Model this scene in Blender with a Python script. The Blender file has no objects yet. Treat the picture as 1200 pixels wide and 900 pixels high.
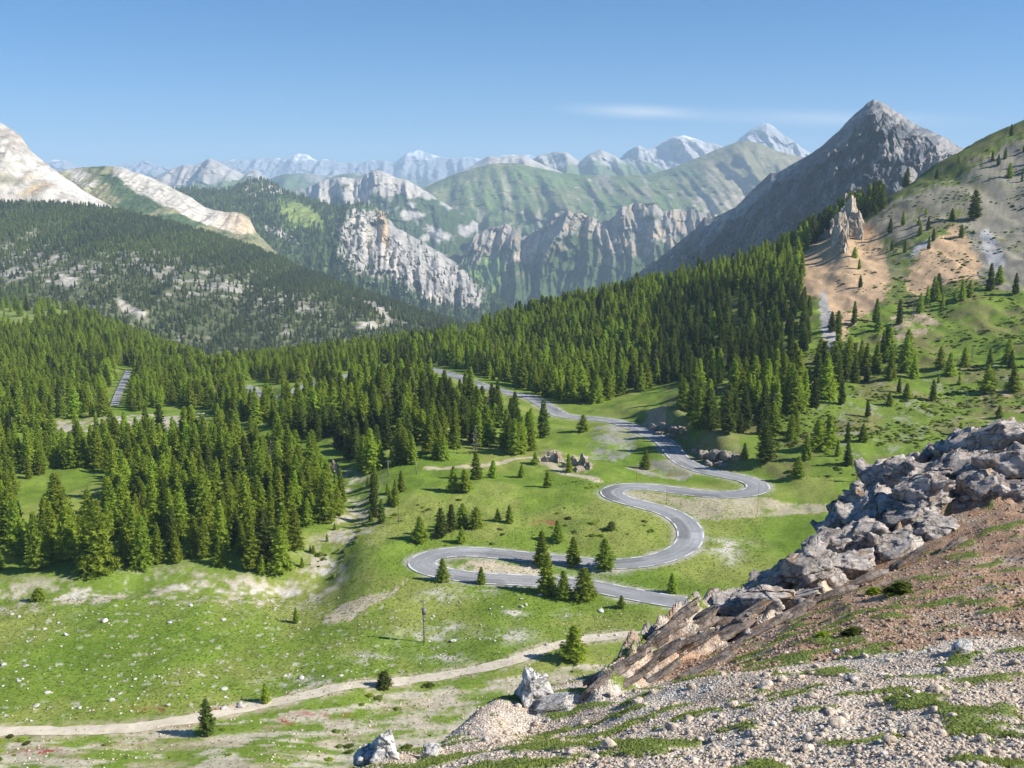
import bpy, math, random
import numpy as np
from mathutils import Vector

R = math.radians
rng = np.random.default_rng(7)
random.seed(7)
SC = bpy.context.scene
COL = SC.collection

# ------------------------------------------------------------------ camera, sky, sun, exposure
FPX = 1177.5                      # focal length in pixels of a 1200 px wide frame
PITCH = math.atan(210.0 / FPX)    # the horizon lies 210 px above the middle of the frame
CAMZ = 100.0
cam_d = bpy.data.cameras.new("camera")
cam = bpy.data.objects.new("camera", cam_d)
COL.objects.link(cam)
cam_d.sensor_fit = 'HORIZONTAL'
cam_d.angle = 2 * math.atan(600 / FPX)
cam_d.clip_start = 0.5
cam_d.clip_end = 60000
cam.location = (0, 0, CAMZ)
cam.rotation_euler = (math.pi / 2 - PITCH, 0, 0)
SC.camera = cam

SUN_EL, SUN_AZ = R(37), R(100)    # azimuth clockwise from +Y (view direction): the sun stands to the right
sd = (math.cos(SUN_EL) * math.sin(SUN_AZ), math.cos(SUN_EL) * math.cos(SUN_AZ), math.sin(SUN_EL))
world = bpy.data.worlds.new("World")
SC.world = world
world.use_nodes = True
wn, wl = world.node_tree.nodes, world.node_tree.links
bg = wn['Background']
sky = wn.new('ShaderNodeTexSky')
sky.sky_type = 'NISHITA'
sky.sun_disc = False
sky.sun_elevation = SUN_EL
sky.sun_rotation = SUN_AZ
sky.altitude = 2300
sky.air_density = 1.0
sky.dust_density = 0.5
sky.ozone_density = 6.0
bg.inputs['Strength'].default_value = 0.074
# thin high cloud streaks, laid out by direction in the sky
geo = wn.new('ShaderNodeTexCoord')
sep = wn.new('ShaderNodeSeparateXYZ')
wl.new(geo.outputs['Generated'], sep.inputs[0])


def wmath(op, a, b=None):
    n = wn.new('ShaderNodeMath')
    n.operation = op
    for i, v in enumerate((a, b)):
        if v is None:
            continue
        if isinstance(v, (int, float)):
            n.inputs[i].default_value = v
        else:
            wl.new(v, n.inputs[i])
    return n.outputs[0]


az = wmath('ARCTAN2', sep.outputs[0], sep.outputs[1])
el = wmath('ARCSINE', sep.outputs[2])
comb = wn.new('ShaderNodeCombineXYZ')
wl.new(wmath('MULTIPLY', az, 9.0), comb.inputs[0])
wl.new(wmath('MULTIPLY', wmath('ADD', el, wmath('MULTIPLY', az, 0.06)), 75.0), comb.inputs[1])
cn = wn.new('ShaderNodeTexNoise')
cn.inputs['Scale'].default_value = 1.0
cn.inputs['Detail'].default_value = 6
cn.inputs['Roughness'].default_value = 0.55
wl.new(comb.outputs[0], cn.inputs['Vector'])


def streak(a0, e0, wa, we):
    da = wmath('DIVIDE', wmath('SUBTRACT', az, a0), wa)
    de = wmath('DIVIDE', wmath('SUBTRACT', el, wmath('MULTIPLY', wmath('SUBTRACT', az, a0), -0.045)), we)
    de = wmath('SUBTRACT', de, e0 / we)
    q = wmath('ADD', wmath('MULTIPLY', da, da), wmath('MULTIPLY', de, de))
    return wmath('POWER', 2.718, wmath('MULTIPLY', q, -1.0))


cl = wmath('ADD', streak(0.125, 0.0875, 0.062, 0.0062), wmath('MULTIPLY', streak(0.30, 0.078, 0.11, 0.008), 0.6))
cl = wmath('ADD', cl, wmath('MULTIPLY', streak(-0.10, 0.06, 0.3, 0.012), 0.10))
cl = wmath('MULTIPLY', cl, wmath('MULTIPLY', cn.outputs['Fac'], 1.1))
cr = wn.new('ShaderNodeMapRange')
cr.inputs['From Min'].default_value = 0.06
cr.inputs['From Max'].default_value = 0.75
cr.inputs['To Max'].default_value = 0.85
wl.new(cl, cr.inputs['Value'])
mixc = wn.new('ShaderNodeMix')
mixc.data_type = 'RGBA'
wl.new(cr.outputs[0], mixc.inputs[0])
hsv = wn.new('ShaderNodeHueSaturation')
hsv.inputs['Saturation'].default_value = 1.28
hsv.inputs['Value'].default_value = 0.97
wl.new(sky.outputs[0], hsv.inputs['Color'])
wl.new(hsv.outputs[0], mixc.inputs[6])
mixc.inputs[7].default_value = (7.6, 7.9, 8.3, 1)
wl.new(mixc.outputs[2], bg.inputs['Color'])

sun_d = bpy.data.lights.new("sun", 'SUN')
sun_d.energy = 5.0
sun_d.angle = R(0.53)
sun_d.color = (1.0, 0.95, 0.86)
sun = bpy.data.objects.new("sun", sun_d)
COL.objects.link(sun)
sun.location = (200, -50, 300)
sun.rotation_euler = Vector(sd).to_track_quat('Z', 'Y').to_euler()

vs = SC.view_settings
vs.view_transform = 'Standard'
vs.look = 'None'
vs.exposure = 0.74
vs.gamma = 1.0
vs.use_curve_mapping = False
SC.render.engine = 'CYCLES'
cy = SC.cycles
cy.use_denoising = True
cy.max_bounces = 6
cy.diffuse_bounces = 3
cy.glossy_bounces = 2
cy.transmission_bounces = 3
cy.transparent_max_bounces = 8
cy.volume_bounces = 1

# ------------------------------------------------------------------ noise
_p = rng.permutation(256)
PERM = np.concatenate([_p, _p, _p]).astype(np.int64)
_a = rng.uniform(0, 2 * np.pi, 256)
GX, GY = np.cos(_a), np.sin(_a)
_g = rng.normal(size=(256, 3))
G3 = _g / np.linalg.norm(_g, axis=1)[:, None]


def perlin2(x, y, seed=0):
    x = np.asarray(x, float) + seed * 17.37
    y = np.asarray(y, float) + seed * 9.71
    xi = np.floor(x).astype(np.int64)
    yi = np.floor(y).astype(np.int64)
    xf, yf = x - xi, y - yi
    xi &= 255
    yi &= 255
    u = xf * xf * xf * (xf * (xf * 6 - 15) + 10)
    v = yf * yf * yf * (yf * (yf * 6 - 15) + 10)

    def g(ix, iy, dx, dy):
        h = PERM[PERM[ix] + iy]
        return GX[h] * dx + GY[h] * dy
    x1, y1 = (xi + 1) & 255, (yi + 1) & 255
    a = g(xi, yi, xf, yf)
    b = g(x1, yi, xf - 1, yf)
    c = g(xi, y1, xf, yf - 1)
    d = g(x1, y1, xf - 1, yf - 1)
    return (a + u * (b - a)) * (1 - v) + (c + u * (d - c)) * v


def fbm(x, y, octv=4, seed=0, gain=0.5, lac=2.03):
    s, amp = 0, 1.0
    for i in range(octv):
        s = s + amp * perlin2(x, y, seed + i * 3)
        x, y = x * lac, y * lac
        amp *= gain
    return s * 1.4


def ridged(x, y, octv=4, seed=0, gain=0.5, lac=2.07):
    s, amp, n = 0, 1.0, 0
    for i in range(octv):
        s = s + amp * (1 - np.abs(perlin2(x, y, seed + i * 5)) * 2.2)
        n += amp
        x, y = x * lac, y * lac
        amp *= gain
    return s / n


def perlin3(x, y, z):
    xi, yi, zi = np.floor(x).astype(np.int64), np.floor(y).astype(np.int64), np.floor(z).astype(np.int64)
    xf, yf, zf = x - xi, y - yi, z - zi
    f = lambda q: q * q * q * (q * (q * 6 - 15) + 10)
    u, v, w = f(xf), f(yf), f(zf)
    r = 0
    for dx in (0, 1):
        for dy in (0, 1):
            for dz in (0, 1):
                h = PERM[PERM[PERM[(xi + dx) & 255] + ((yi + dy) & 255)] + ((zi + dz) & 255)]
                d = G3[h, 0] * (xf - dx) + G3[h, 1] * (yf - dy) + G3[h, 2] * (zf - dz)
                r = r + d * (u if dx else 1 - u) * (v if dy else 1 - v) * (w if dz else 1 - w)
    return r


def sstep(a, b, x):
    q = np.clip((x - a) / (b - a), 0, 1)
    return q * q * (3 - 2 * q)


# ------------------------------------------------------------------ photo pixels <-> world
CP, SP = math.cos(PITCH), math.sin(PITCH)


def pix_ut(px, py):
    """direction of a pixel: u = x / y, t = height / y"""
    px, py = np.asarray(px, float), np.asarray(py, float)
    v = (450 - py) / FPX
    yy = CP + v * SP
    return (px - 600) / FPX / yy, (-SP + v * CP) / yy


def to_pix(x, y, z):
    z = z - CAMZ
    f = y * CP - z * SP
    up = y * SP + z * CP
    return 600 + FPX * x / f, 450 - FPX * up / f


def poly_mask(px, py, poly):
    px, py = np.asarray(px, float), np.asarray(py, float)
    ins = np.zeros(px.shape, bool)
    n = len(poly)
    for i in range(n):
        x0, y0 = poly[i]
        x1, y1 = poly[(i + 1) % n]
        if y0 == y1:
            continue
        c = ((y0 > py) != (y1 > py)) & (px < (x1 - x0) * (py - y0) / (y1 - y0) + x0)
        ins ^= c
    return ins


def tps_fit(P, val, sm=1e-4):
    n = len(P)
    d = np.linalg.norm(P[:, None] - P[None], axis=2)
    K = np.where(d > 0, d * d * np.log(d + 1e-12), 0) + np.eye(n) * sm
    Q = np.hstack([np.ones((n, 1)), P])
    A = np.block([[K, Q], [Q.T, np.zeros((3, 3))]])
    return np.linalg.solve(A, np.concatenate([val, np.zeros(3)]))


def tps_eval(w, P, X):
    out = np.empty(len(X))
    for s in range(0, len(X), 60000):
        x = X[s:s + 60000]
        d2 = ((x[:, None] - P[None]) ** 2).sum(2)
        K = 0.5 * d2 * np.log(d2 + 1e-20)
        out[s:s + 60000] = K @ w[:len(P)] + w[len(P)] + x @ w[len(P) + 1:]
    return out


# ------------------------------------------------------------------ object helpers
def link(o, parent=None):
    COL.objects.link(o)
    if parent is not None:
        o.parent = parent
    return o


def tag(o, label=None, cat=None, group=None, kind=None):
    if label:
        o['label'] = label
    if cat:
        o['category'] = cat
    if group:
        o['group'] = group
    if kind:
        o['kind'] = kind
    return o


def np_mesh(name, V, F, mat=None, col=None, smooth=True, attrs=None):
    """V (n,3), F (m,k) with k = 3 or 4"""
    V = np.asarray(V, np.float32)
    F = np.asarray(F, np.int32)
    k = F.shape[1]
    me = bpy.data.meshes.new(name)
    me.vertices.add(len(V))
    me.vertices.foreach_set('co', V.ravel())
    me.loops.add(F.size)
    me.loops.foreach_set('vertex_index', F.ravel())
    me.polygons.add(len(F))
    me.polygons.foreach_set('loop_start', np.arange(0, F.size, k, dtype=np.int32))
    me.polygons.foreach_set('loop_total', np.full(len(F), k, np.int32))
    if smooth:
        me.polygons.foreach_set('use_smooth', np.ones(len(F), bool))
    if col is not None:
        a = me.color_attributes.new('Col', 'FLOAT_COLOR', 'POINT')
        c = np.ones((len(V), 4), np.float32)
        c[:, :3] = col
        a.data.foreach_set('color', c.ravel())
    for nm, arr in (attrs or {}).items():
        a = me.attributes.new(nm, 'FLOAT', 'POINT')
        a.data.foreach_set('value', np.asarray(arr, np.float32))
    me.update(calc_edges=True)
    me.validate()
    if mat:
        me.materials.append(mat)
    return me


def grid_faces(nr, nc):
    i = np.arange(nr * nc).reshape(nr, nc)
    return np.stack([i[:-1, :-1].ravel(), i[:-1, 1:].ravel(), i[1:, 1:].ravel(), i[1:, :-1].ravel()], 1)


# ------------------------------------------------------------------ materials
def new_mat(name, rough=0.9, spec=0.2):
    m = bpy.data.materials.new(name)
    m.use_nodes = True
    b = m.node_tree.nodes['Principled BSDF']
    b.inputs['Roughness'].default_value = rough
    b.inputs['Specular IOR Level'].default_value = spec
    return m, m.node_tree.nodes, m.node_tree.links, b


def attr_ground(name, scales, bump=0.4, bump_dist=0.3, var=0.35, rough=0.95, grain=0.0):
    """surface colour from the 'Col' attribute, broken up by procedural noise; scales = (fine, medium) per metre"""
    m, n, l, b = new_mat(name, rough, 0.1)
    at = n.new('ShaderNodeAttribute')
    at.attribute_name = 'Col'
    tc = n.new('ShaderNodeNewGeometry')
    f = []
    for s, dt in zip(scales, (8, 5)):
        t = n.new('ShaderNodeTexNoise')
        t.inputs['Scale'].default_value = s
        t.inputs['Detail'].default_value = dt
        t.inputs['Roughness'].default_value = 0.65
        l.new(tc.outputs['Position'], t.inputs['Vector'])
        f.append(t)
    mr = n.new('ShaderNodeMapRange')
    mr.inputs['From Min'].default_value = 0.3
    mr.inputs['From Max'].default_value = 0.7
    mr.inputs['To Min'].default_value = 1 - var
    mr.inputs['To Max'].default_value = 1 + var
    l.new(f[0].outputs['Fac'], mr.inputs['Value'])
    mr2 = n.new('ShaderNodeMapRange')
    mr2.inputs['From Min'].default_value = 0.3
    mr2.inputs['From Max'].default_value = 0.7
    mr2.inputs['To Min'].default_value = 1 - var * 0.55
    mr2.inputs['To Max'].default_value = 1 + var * 0.55
    l.new(f[1].outputs['Fac'], mr2.inputs['Value'])
    mu = n.new('ShaderNodeMath')
    mu.operation = 'MULTIPLY'
    l.new(mr.outputs[0], mu.inputs[0])
    l.new(mr2.outputs[0], mu.inputs[1])
    hgt = f[0].outputs['Fac']
    if grain:
        vo = n.new('ShaderNodeTexVoronoi')
        vo.inputs['Scale'].default_value = grain
        l.new(tc.outputs['Position'], vo.inputs['Vector'])
        sx_ = n.new('ShaderNodeSeparateColor')
        l.new(vo.outputs['Color'], sx_.inputs[0])
        gm = n.new('ShaderNodeMapRange')
        gm.inputs['To Min'].default_value = 0.66
        gm.inputs['To Max'].default_value = 1.28
        l.new(sx_.outputs[0], gm.inputs['Value'])
        mu2 = n.new('ShaderNodeMath')
        mu2.operation = 'MULTIPLY'
        l.new(mu.outputs[0], mu2.inputs[0])
        l.new(gm.outputs[0], mu2.inputs[1])
        mu = mu2
        hd = n.new('ShaderNodeMath')
        hd.operation = 'MULTIPLY_ADD'
        l.new(vo.outputs['Distance'], hd.inputs[0])
        hd.inputs[1].default_value = -0.8
        l.new(f[0].outputs['Fac'], hd.inputs[2])
        hgt = hd.outputs[0]
    vm = n.new('ShaderNodeVectorMath')
    vm.operation = 'SCALE'
    l.new(at.outputs['Color'], vm.inputs[0])
    l.new(mu.outputs[0], vm.inputs['Scale'])
    l.new(vm.outputs[0], b.inputs['Base Color'])
    bp = n.new('ShaderNodeBump')
    bp.inputs['Strength'].default_value = bump
    bp.inputs['Distance'].default_value = bump_dist
    l.new(hgt, bp.inputs['Height'])
    l.new(bp.outputs[0], b.inputs['Normal'])
    return m


M_VALLEY = attr_ground('meadow_ground', (1.6, 0.12), 0.5, 0.25, 0.30)
M_SLOPE = attr_ground('scree_ground', (9.0, 0.9), 0.8, 0.05, 0.30, 0.95, 21.0)
M_ROCKFACE = attr_ground('mountain_rock', (0.05, 0.006), 0.8, 9.0, 0.35)
M_FAR = attr_ground('far_mountain', (0.012, 0.002), 0.7, 40.0, 0.30)


def foliage_mat(name, c1, c2, trans=0.35):
    m, n, l, b = new_mat(name, 0.7, 0.15)
    oi = n.new('ShaderNodeObjectInfo')
    at = n.new('ShaderNodeAttribute')
    at.attribute_name = 'tone'
    mx = n.new('ShaderNodeMix')
    mx.data_type = 'RGBA'
    mx.inputs[6].default_value = (*c1, 1)
    mx.inputs[7].default_value = (*c2, 1)
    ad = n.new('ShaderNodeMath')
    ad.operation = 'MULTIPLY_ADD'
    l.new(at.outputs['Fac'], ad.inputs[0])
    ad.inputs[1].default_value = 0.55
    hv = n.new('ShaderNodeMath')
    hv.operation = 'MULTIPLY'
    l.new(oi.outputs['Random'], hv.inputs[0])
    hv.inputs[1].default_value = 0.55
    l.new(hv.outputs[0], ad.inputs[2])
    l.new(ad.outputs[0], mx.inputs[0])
    hs = n.new('ShaderNodeHueSaturation')
    hm = n.new('ShaderNodeMapRange')
    hm.inputs['To Min'].default_value = 0.482
    hm.inputs['To Max'].default_value = 0.515
    l.new(oi.outputs['Random'], hm.inputs['Value'])
    wn_ = n.new('ShaderNodeTexWhiteNoise')
    wn_.noise_dimensions = '1D'
    l.new(oi.outputs['Random'], wn_.inputs['W'])
    vmr = n.new('ShaderNodeMapRange')
    vmr.inputs['To Min'].default_value = 0.72
    vmr.inputs['To Max'].default_value = 1.22
    l.new(wn_.outputs['Value'], vmr.inputs['Value'])
    l.new(hm.outputs[0], hs.inputs['Hue'])
    l.new(vmr.outputs[0], hs.inputs['Value'])
    l.new(mx.outputs[2], hs.inputs['Color'])
    l.new(hs.outputs[0], b.inputs['Base Color'])
    tr = n.new('ShaderNodeBsdfTranslucent')
    l.new(hs.outputs[0], tr.inputs['Color'])
    ms = n.new('ShaderNodeMixShader')
    ms.inputs[0].default_value = trans
    l.new(b.outputs[0], ms.inputs[1])
    l.new(tr.outputs[0], ms.inputs[2])
    l.new(ms.outputs[0], n['Material Output'].inputs['Surface'])
    return m


M_LARCH = foliage_mat('larch_needles', (0.20, 0.285, 0.026), (0.47, 0.56, 0.065), 0.5)
M_PINE = foliage_mat('pine_needles', (0.075, 0.115, 0.02), (0.22, 0.27, 0.045), 0.4)
M_BARK, n_, l_, b_ = new_mat('bark', 0.9, 0.1)
b_.inputs['Base Color'].default_value = (0.11, 0.08, 0.06, 1)

# ------------------------------------------------------------------ valley ground: height field
VC = [  # pixel x, pixel y, distance
    (-250, 860, 132), (0, 890, 128), (200, 890, 128), (400, 890, 128), (600, 890, 126), (850, 890, 120), (1100, 890, 115), (1400, 890, 110),
    (-250, 750, 166), (0, 800, 150), (200, 800, 150), (400, 810, 147), (600, 790, 152), (800, 780, 153), (1000, 760, 158), (1300, 740, 160),
    (-250, 690, 188), (0, 700, 185), (150, 690, 189), (300, 690, 191), (400, 725, 177), (500, 740, 170), (650, 730, 172), (740, 700, 181), (900, 690, 184), (1100, 660, 195),
    (380, 672, 199), (330, 675, 198), (430, 660, 196), (490, 660, 195), (600, 665, 193), (650, 650, 201), (815, 620, 213), (950, 620, 212), (1150, 600, 215),
    (-250, 620, 225), (0, 650, 205), (115, 665, 197), (250, 650, 203), (330, 640, 207), (410, 610, 222), (420, 640, 206), (500, 610, 218), (600, 610, 218), (700, 620, 212),
    (-250, 560, 265), (70, 570, 268), (200, 560, 268), (320, 560, 262), (400, 570, 250), (500, 570, 240), (600, 565, 243), (710, 575, 235), (890, 570, 238), (1000, 560, 240),
    (-250, 480, 350), (0, 500, 350), (100, 500, 352), (200, 495, 360), (300, 500, 335), (400, 540, 278), (440, 500, 305), (520, 530, 272), (620, 535, 270), (700, 540, 266), (800, 545, 262), (900, 530, 263),
    (-250, 410, 560), (0, 440, 500), (140, 450, 480), (250, 455, 470), (300, 462, 445), (370, 450, 440), (440, 460, 370), (510, 435, 455), (560, 480, 335), (640, 480, 340), (700, 492, 318), (760, 510, 293),
    (800, 470, 318), (850, 480, 300), (950, 480, 288), (900, 505, 275),
    (-250, 375, 700), (0, 400, 640), (100, 400, 660), (200, 425, 620), (300, 432, 640), (400, 420, 620), (500, 410, 610), (600, 420, 500), (700, 430, 440), (800, 430, 395), (900, 430, 350), (1000, 440, 328), (1100, 450, 318), (1200, 450, 308), (1400, 450, 295),
    (-250, 360, 900), (0, 362, 880), (100, 368, 880), (170, 400, 820), (240, 425, 780), (320, 425, 760), (400, 412, 760), (550, 396, 780), (600, 372, 760), (700, 350, 720), (750, 338, 750), (850, 350, 480), (850, 318, 650), (900, 300, 590),
    (1000, 380, 395), (1100, 380, 382), (1200, 360, 385), (1400, 360, 360), (985, 320, 470), (950, 285, 570), (1000, 262, 565), (1000, 300, 500), (1100, 300, 465), (1200, 270, 480), (1400, 250, 450),
    (1050, 232, 580), (1100, 220, 560), (1100, 193, 610), (1150, 167, 620), (1200, 200, 550), (1200, 145, 620), (1400, 55, 640), (1400, 130, 550),
]
VB = [  # behind the crests: pixel x, distance, height relative to the camera
    (-250, 1250, -150), (0, 1250, -150), (100, 1250, -155), (250, 1100, -170), (400, 1050, -180), (550, 1080, -185), (700, 1050, -170), (750, 1050, -160), (850, 900, -120),
    (900, 800, -90), (1000, 780, -60), (1100, 820, -30), (1200, 850, 5), (1400, 880, 70),
    (-250, 60, -46), (0, 60, -47), (300, 60, -47), (600, 60, -46), (900, 60, -45), (1200, 60, -43), (1400, 60, -42),
    (-250, 90, -60), (0, 90, -61), (300, 90, -61), (600, 90, -60), (900, 90, -59), (1200, 90, -57), (1400, 90, -56)]
_P, _T = [], []
for a, b, c in VC:
    u, t = pix_ut(a, b)
    _P.append((float(u) * 2.2, math.log(c)))
    _T.append(float(t))
for a, c, z in VB:
    _P.append(((a - 600) / FPX * 2.2, math.log(c)))
    _T.append(z / c)
_P, _T = np.array(_P), np.array(_T)
VW = tps_fit(_P, _T, 2e-4)


def base_t(u, L):
    sh = np.shape(u)
    return tps_eval(VW, _P, np.stack([np.ravel(u) * 2.2, np.ravel(L)], 1)).reshape(sh)


_Ls = np.linspace(math.log(95), math.log(1200), 1400)


def hit(px, py):
    """first point of the smooth valley ground along the line of sight of a pixel: (x, y)"""
    u, t = pix_ut(px, py)
    ts = base_t(np.full(_Ls.shape, float(u)), _Ls)
    ok = np.nonzero(ts >= float(t))[0]
    i = ok[0] if len(ok) else int(np.argmax(ts))
    if 0 < i and len(ok):
        f = (float(t) - ts[i - 1]) / (ts[i] - ts[i - 1] + 1e-9)
        L = _Ls[i - 1] + f * (_Ls[i] - _Ls[i - 1])
    else:
        L = _Ls[i]
    D = math.exp(L)
    return np.array([float(u) * D, D])


def base_z(x, y):
    return base_t(x / y, np.log(y)) * y + CAMZ


def catmull(P, step):
    """resample a polyline as a smooth curve with about equal steps"""
    P = np.asarray(P, float)
    Q = np.vstack([2 * P[0] - P[1], P, 2 * P[-1] - P[-2]])
    out = []
    for i in range(1, len(Q) - 2):
        p0, p1, p2, p3 = Q[i - 1], Q[i], Q[i + 1], Q[i + 2]
        for s in np.linspace(0, 1, 24, endpoint=False):
            out.append(0.5 * (2 * p1 + (p2 - p0) * s + (2 * p0 - 5 * p1 + 4 * p2 - p3) * s * s + (3 * p1 - p0 - 3 * p2 + p3) * s ** 3))
    out.append(P[-1])
    out = np.array(out)
    d = np.concatenate([[0], np.cumsum(np.linalg.norm(np.diff(out, axis=0), axis=1))])
    n = max(4, int(d[-1] / step))
    q = np.linspace(0, d[-1], n)
    return np.stack([np.interp(q, d, out[:, k]) for k in range(out.shape[1])], 1)


def smooth1(a, k):
    w = np.hanning(2 * k + 3)[1:-1]
    w /= w.sum()
    return np.convolve(np.pad(a, k, mode='edge'), w, 'valid')


ROAD_PX = [(1180, 770), (1060, 748), (960, 731), (900, 722), (850, 714), (807, 707), (762, 700), (710, 690), (680, 684.5), (627, 681), (571, 677.5), (530, 674), (507, 669), (493, 661.5), (499, 653), (519, 647.5), (552, 646), (601, 650), (650, 656.5),
           (695, 660.5), (725, 661), (762, 657), (789, 649), (804, 640), (809.5, 629), (807, 617.5), (796, 606.5), (777, 598), (755, 592), (732, 585.5), (718, 579), (719, 572.8), (740, 569.5), (770, 572), (800, 576),
           (825, 579), (850, 580), (872, 578.5), (886, 574.5), (889, 568.5), (878, 562), (852, 556.5), (826, 551.5), (804, 543), (793, 534), (786, 525), (777, 516), (755, 506), (738, 499), (718, 493),
           (697, 490.5), (675, 489), (657, 486), (645, 479), (632, 471), (620, 465), (590, 459), (560, 450), (533, 440), (510, 433.5), (487, 430), (462, 431), (432, 436), (405, 441), (368, 450), (344, 459), (326, 465), (305, 464), (291, 453)]
ROAD2_PX = [(134, 476), (139, 462), (145, 448), (151, 435)]


def trace(pxs, step, sm):
    c = catmull([hit(a, b) for a, b in pxs], step)
    c[:, 0], c[:, 1] = smooth1(c[:, 0], 3), smooth1(c[:, 1], 3)
    return c, smooth1(base_z(c[:, 0], c[:, 1]), sm)


road_c, road_z = trace(ROAD_PX, 1.0, 14)
road2_c, road2_z = trace(ROAD2_PX, 1.5, 10)
TRACK_PX = [(-90, 861), (0, 858), (80, 856), (150, 853), (230, 841), (300, 827), (370, 812), (440, 801), (500, 795), (550, 786), (600, 774), (640, 760), (680, 750), (720, 745), (757, 743), (800, 742), (860, 740), (930, 730), (1010, 716)]
track_c, track_z = trace(TRACK_PX, 0.8, 6)
PATH_PX = [(500, 549), (540, 546), (590, 541), (622, 538), (640, 543), (655, 552), (680, 558), (702, 563)]
path_c, path_z = trace(PATH_PX, 0.8, 6)


def curve_dist(x, y, c, z):
    """distance to a curve and its height at the nearest point, for flat arrays"""
    d = np.full(x.shape, 1e9)
    zz = np.zeros(x.shape)
    lo, hi = c.min(0) - 25, c.max(0) + 25
    sel = np.nonzero((x > lo[0]) & (x < hi[0]) & (y > lo[1]) & (y < hi[1]))[0]
    for s in range(0, len(sel), 20000):
        i = sel[s:s + 20000]
        dd = (x[i][:, None] - c[None, :, 0]) ** 2 + (y[i][:, None] - c[None, :, 1]) ** 2
        dm = dd.min(1)
        d[i] = np.sqrt(dm)
        wt = np.exp(-np.minimum((dd - dm[:, None]) / (0.6 * dm[:, None] + 3.0), 60))
        zz[i] = (wt @ z) / wt.sum(1)
    return d, zz


uf = np.linspace(-0.545, 0.545, 760)
GU = np.concatenate([np.linspace(-0.80, -0.548, 46), uf, np.linspace(0.548, 0.80, 46)])
GL = np.concatenate([np.linspace(math.log(58), math.log(112), 26, endpoint=False), np.linspace(math.log(112), math.log(500), 370, endpoint=False), np.linspace(math.log(500), math.log(1250), 124)])
UU, LL = np.meshgrid(GU, GL)
YY = np.exp(LL)
XX = UU * YY
ZZ = base_t(UU, LL) * YY + CAMZ
vx, vy = XX.ravel(), YY.ravel()
vpx, vpy = to_pix(vx, vy, ZZ.ravel())

def blob(px, py, cx, cy_, rx, ry):
    return np.exp(-((px - cx) / rx) ** 2 - ((py - cy_) / ry) ** 2)


# gully of the stream below the left forest
GULLY_PX = [(395, 556), (415, 580), (412, 608), (398, 640), (382, 668), (372, 684), (330, 692), (260, 688), (180, 686), (90, 692), (0, 700)]
gully_c = catmull([hit(a, b) for a, b in GULLY_PX], 1.0)
gd, _ = curve_dist(vx, vy, gully_c, np.zeros(len(gully_c)))
rough = fbm(vx / 26, vy / 26, 4, 1) * 1.1 + fbm(vx / 5.5, vy / 5.5, 3, 9) * 0.22
near = sstep(120, 260, vy) * 0.6 + 0.4
dz = rough * near
dz -= np.exp(-(gd / 4.0) ** 2) * 0.8
# right-hand mountainside: rills and hummocks
rs = sstep(880, 1010, vpx) * sstep(520, 420, vpy)
dz += rs * (ridged(vx / 42 + vy / 300, vy / 150, 3, 21) - 0.55) * 4.0
tanm = blob(vpx, vpy, 992, 320, 45, 50) + blob(vpx, vpy, 1110, 310, 40, 34) + blob(vpx, vpy, 1180, 230, 70, 60)
dz += np.clip(tanm, 0, 1) * (ridged((vx + 0.15 * vy) / 7.0, vy / 70, 3, 25) - 0.5) * 0.8 + rs * fbm(vx / 9, vy / 9, 3, 27) * 0.5
dz += blob(vpx, vpy, 990, 292, 18, 30) * 4.0
# mound and cutting beside the road
dz += blob(vpx, vpy, 712, 512, 26, 11) * 1.6 + blob(vpx, vpy, 775, 492, 26, 9) * 4.0 + blob(vpx, vpy, 838, 520, 34, 12) * 4.0
dz += blob(vpx, vpy, 648, 534, 22, 8) * 1.5
zr = ZZ.ravel() + dz
rd, rz = curve_dist(vx, vy, road_c, road_z)
rd2, rz2 = curve_dist(vx, vy, road2_c, road2_z)
for d_, z_ in ((rd, rz), (rd2, rz2)):
    w = 1 - sstep(4.4, 11.0, d_)
    zr = np.where(d_ < 60, zr * (1 - w) + (z_ - 0.10) * w, zr)
td, tz = curve_dist(vx, vy, track_c, track_z)
w = 1 - sstep(2.2, 6.0, td)
zr = np.where(td < 60, zr * (1 - w) + (tz - 0.04) * w, zr)
pd, pz = curve_dist(vx, vy, path_c, path_z)
ZG = zr.reshape(ZZ.shape)


def ground_z(x, y):
    """height of the built valley mesh"""
    x, y = np.asarray(x, float), np.asarray(y, float)
    fu = np.interp(x / y, GU, np.arange(len(GU)))
    fl = np.interp(np.log(y), GL, np.arange(len(GL)))
    i0 = np.clip(fu.astype(int), 0, len(GU) - 2)
    j0 = np.clip(fl.astype(int), 0, len(GL) - 2)
    a, b = fu - i0, fl - j0
    return (ZG[j0, i0] * (1 - a) + ZG[j0, i0 + 1] * a) * (1 - b) + (ZG[j0 + 1, i0] * (1 - a) + ZG[j0 + 1, i0 + 1] * a) * b


# ------------------------------------------------------------------ valley ground: colours of grass, scree, dirt
def lerp(c, new, w):
    return c * (1 - w[:, None]) + np.asarray(new)[None] * w[:, None]


GRASS = (0.157, 0.228, 0.032)
GRASS2 = (0.225, 0.256, 0.06)
DEEP = (0.105, 0.175, 0.018)
STONE = (0.50, 0.47, 0.40)
DIRT = (0.47, 0.40, 0.29)
TAN = (0.42, 0.30, 0.19)
GREY = (0.34, 0.33, 0.31)
n1 = fbm(vx / 34, vy / 34, 4, 31)
n2 = fbm(vx / 7, vy / 7, 4, 41)
n3 = fbm(vx / 1.8, vy / 1.8, 3, 51)
VCOL = np.tile(np.array(GRASS), (len(vx), 1))
VCOL = lerp(VCOL, GRASS2, sstep(-0.25, 0.55, n1 + 0.4 * n2))
VCOL = lerp(VCOL, DEEP, sstep(0.1, 0.6, -n1 + 0.5 * n2) * 0.6)
patch = 0.55 * n2 + 0.45 * n3


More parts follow.
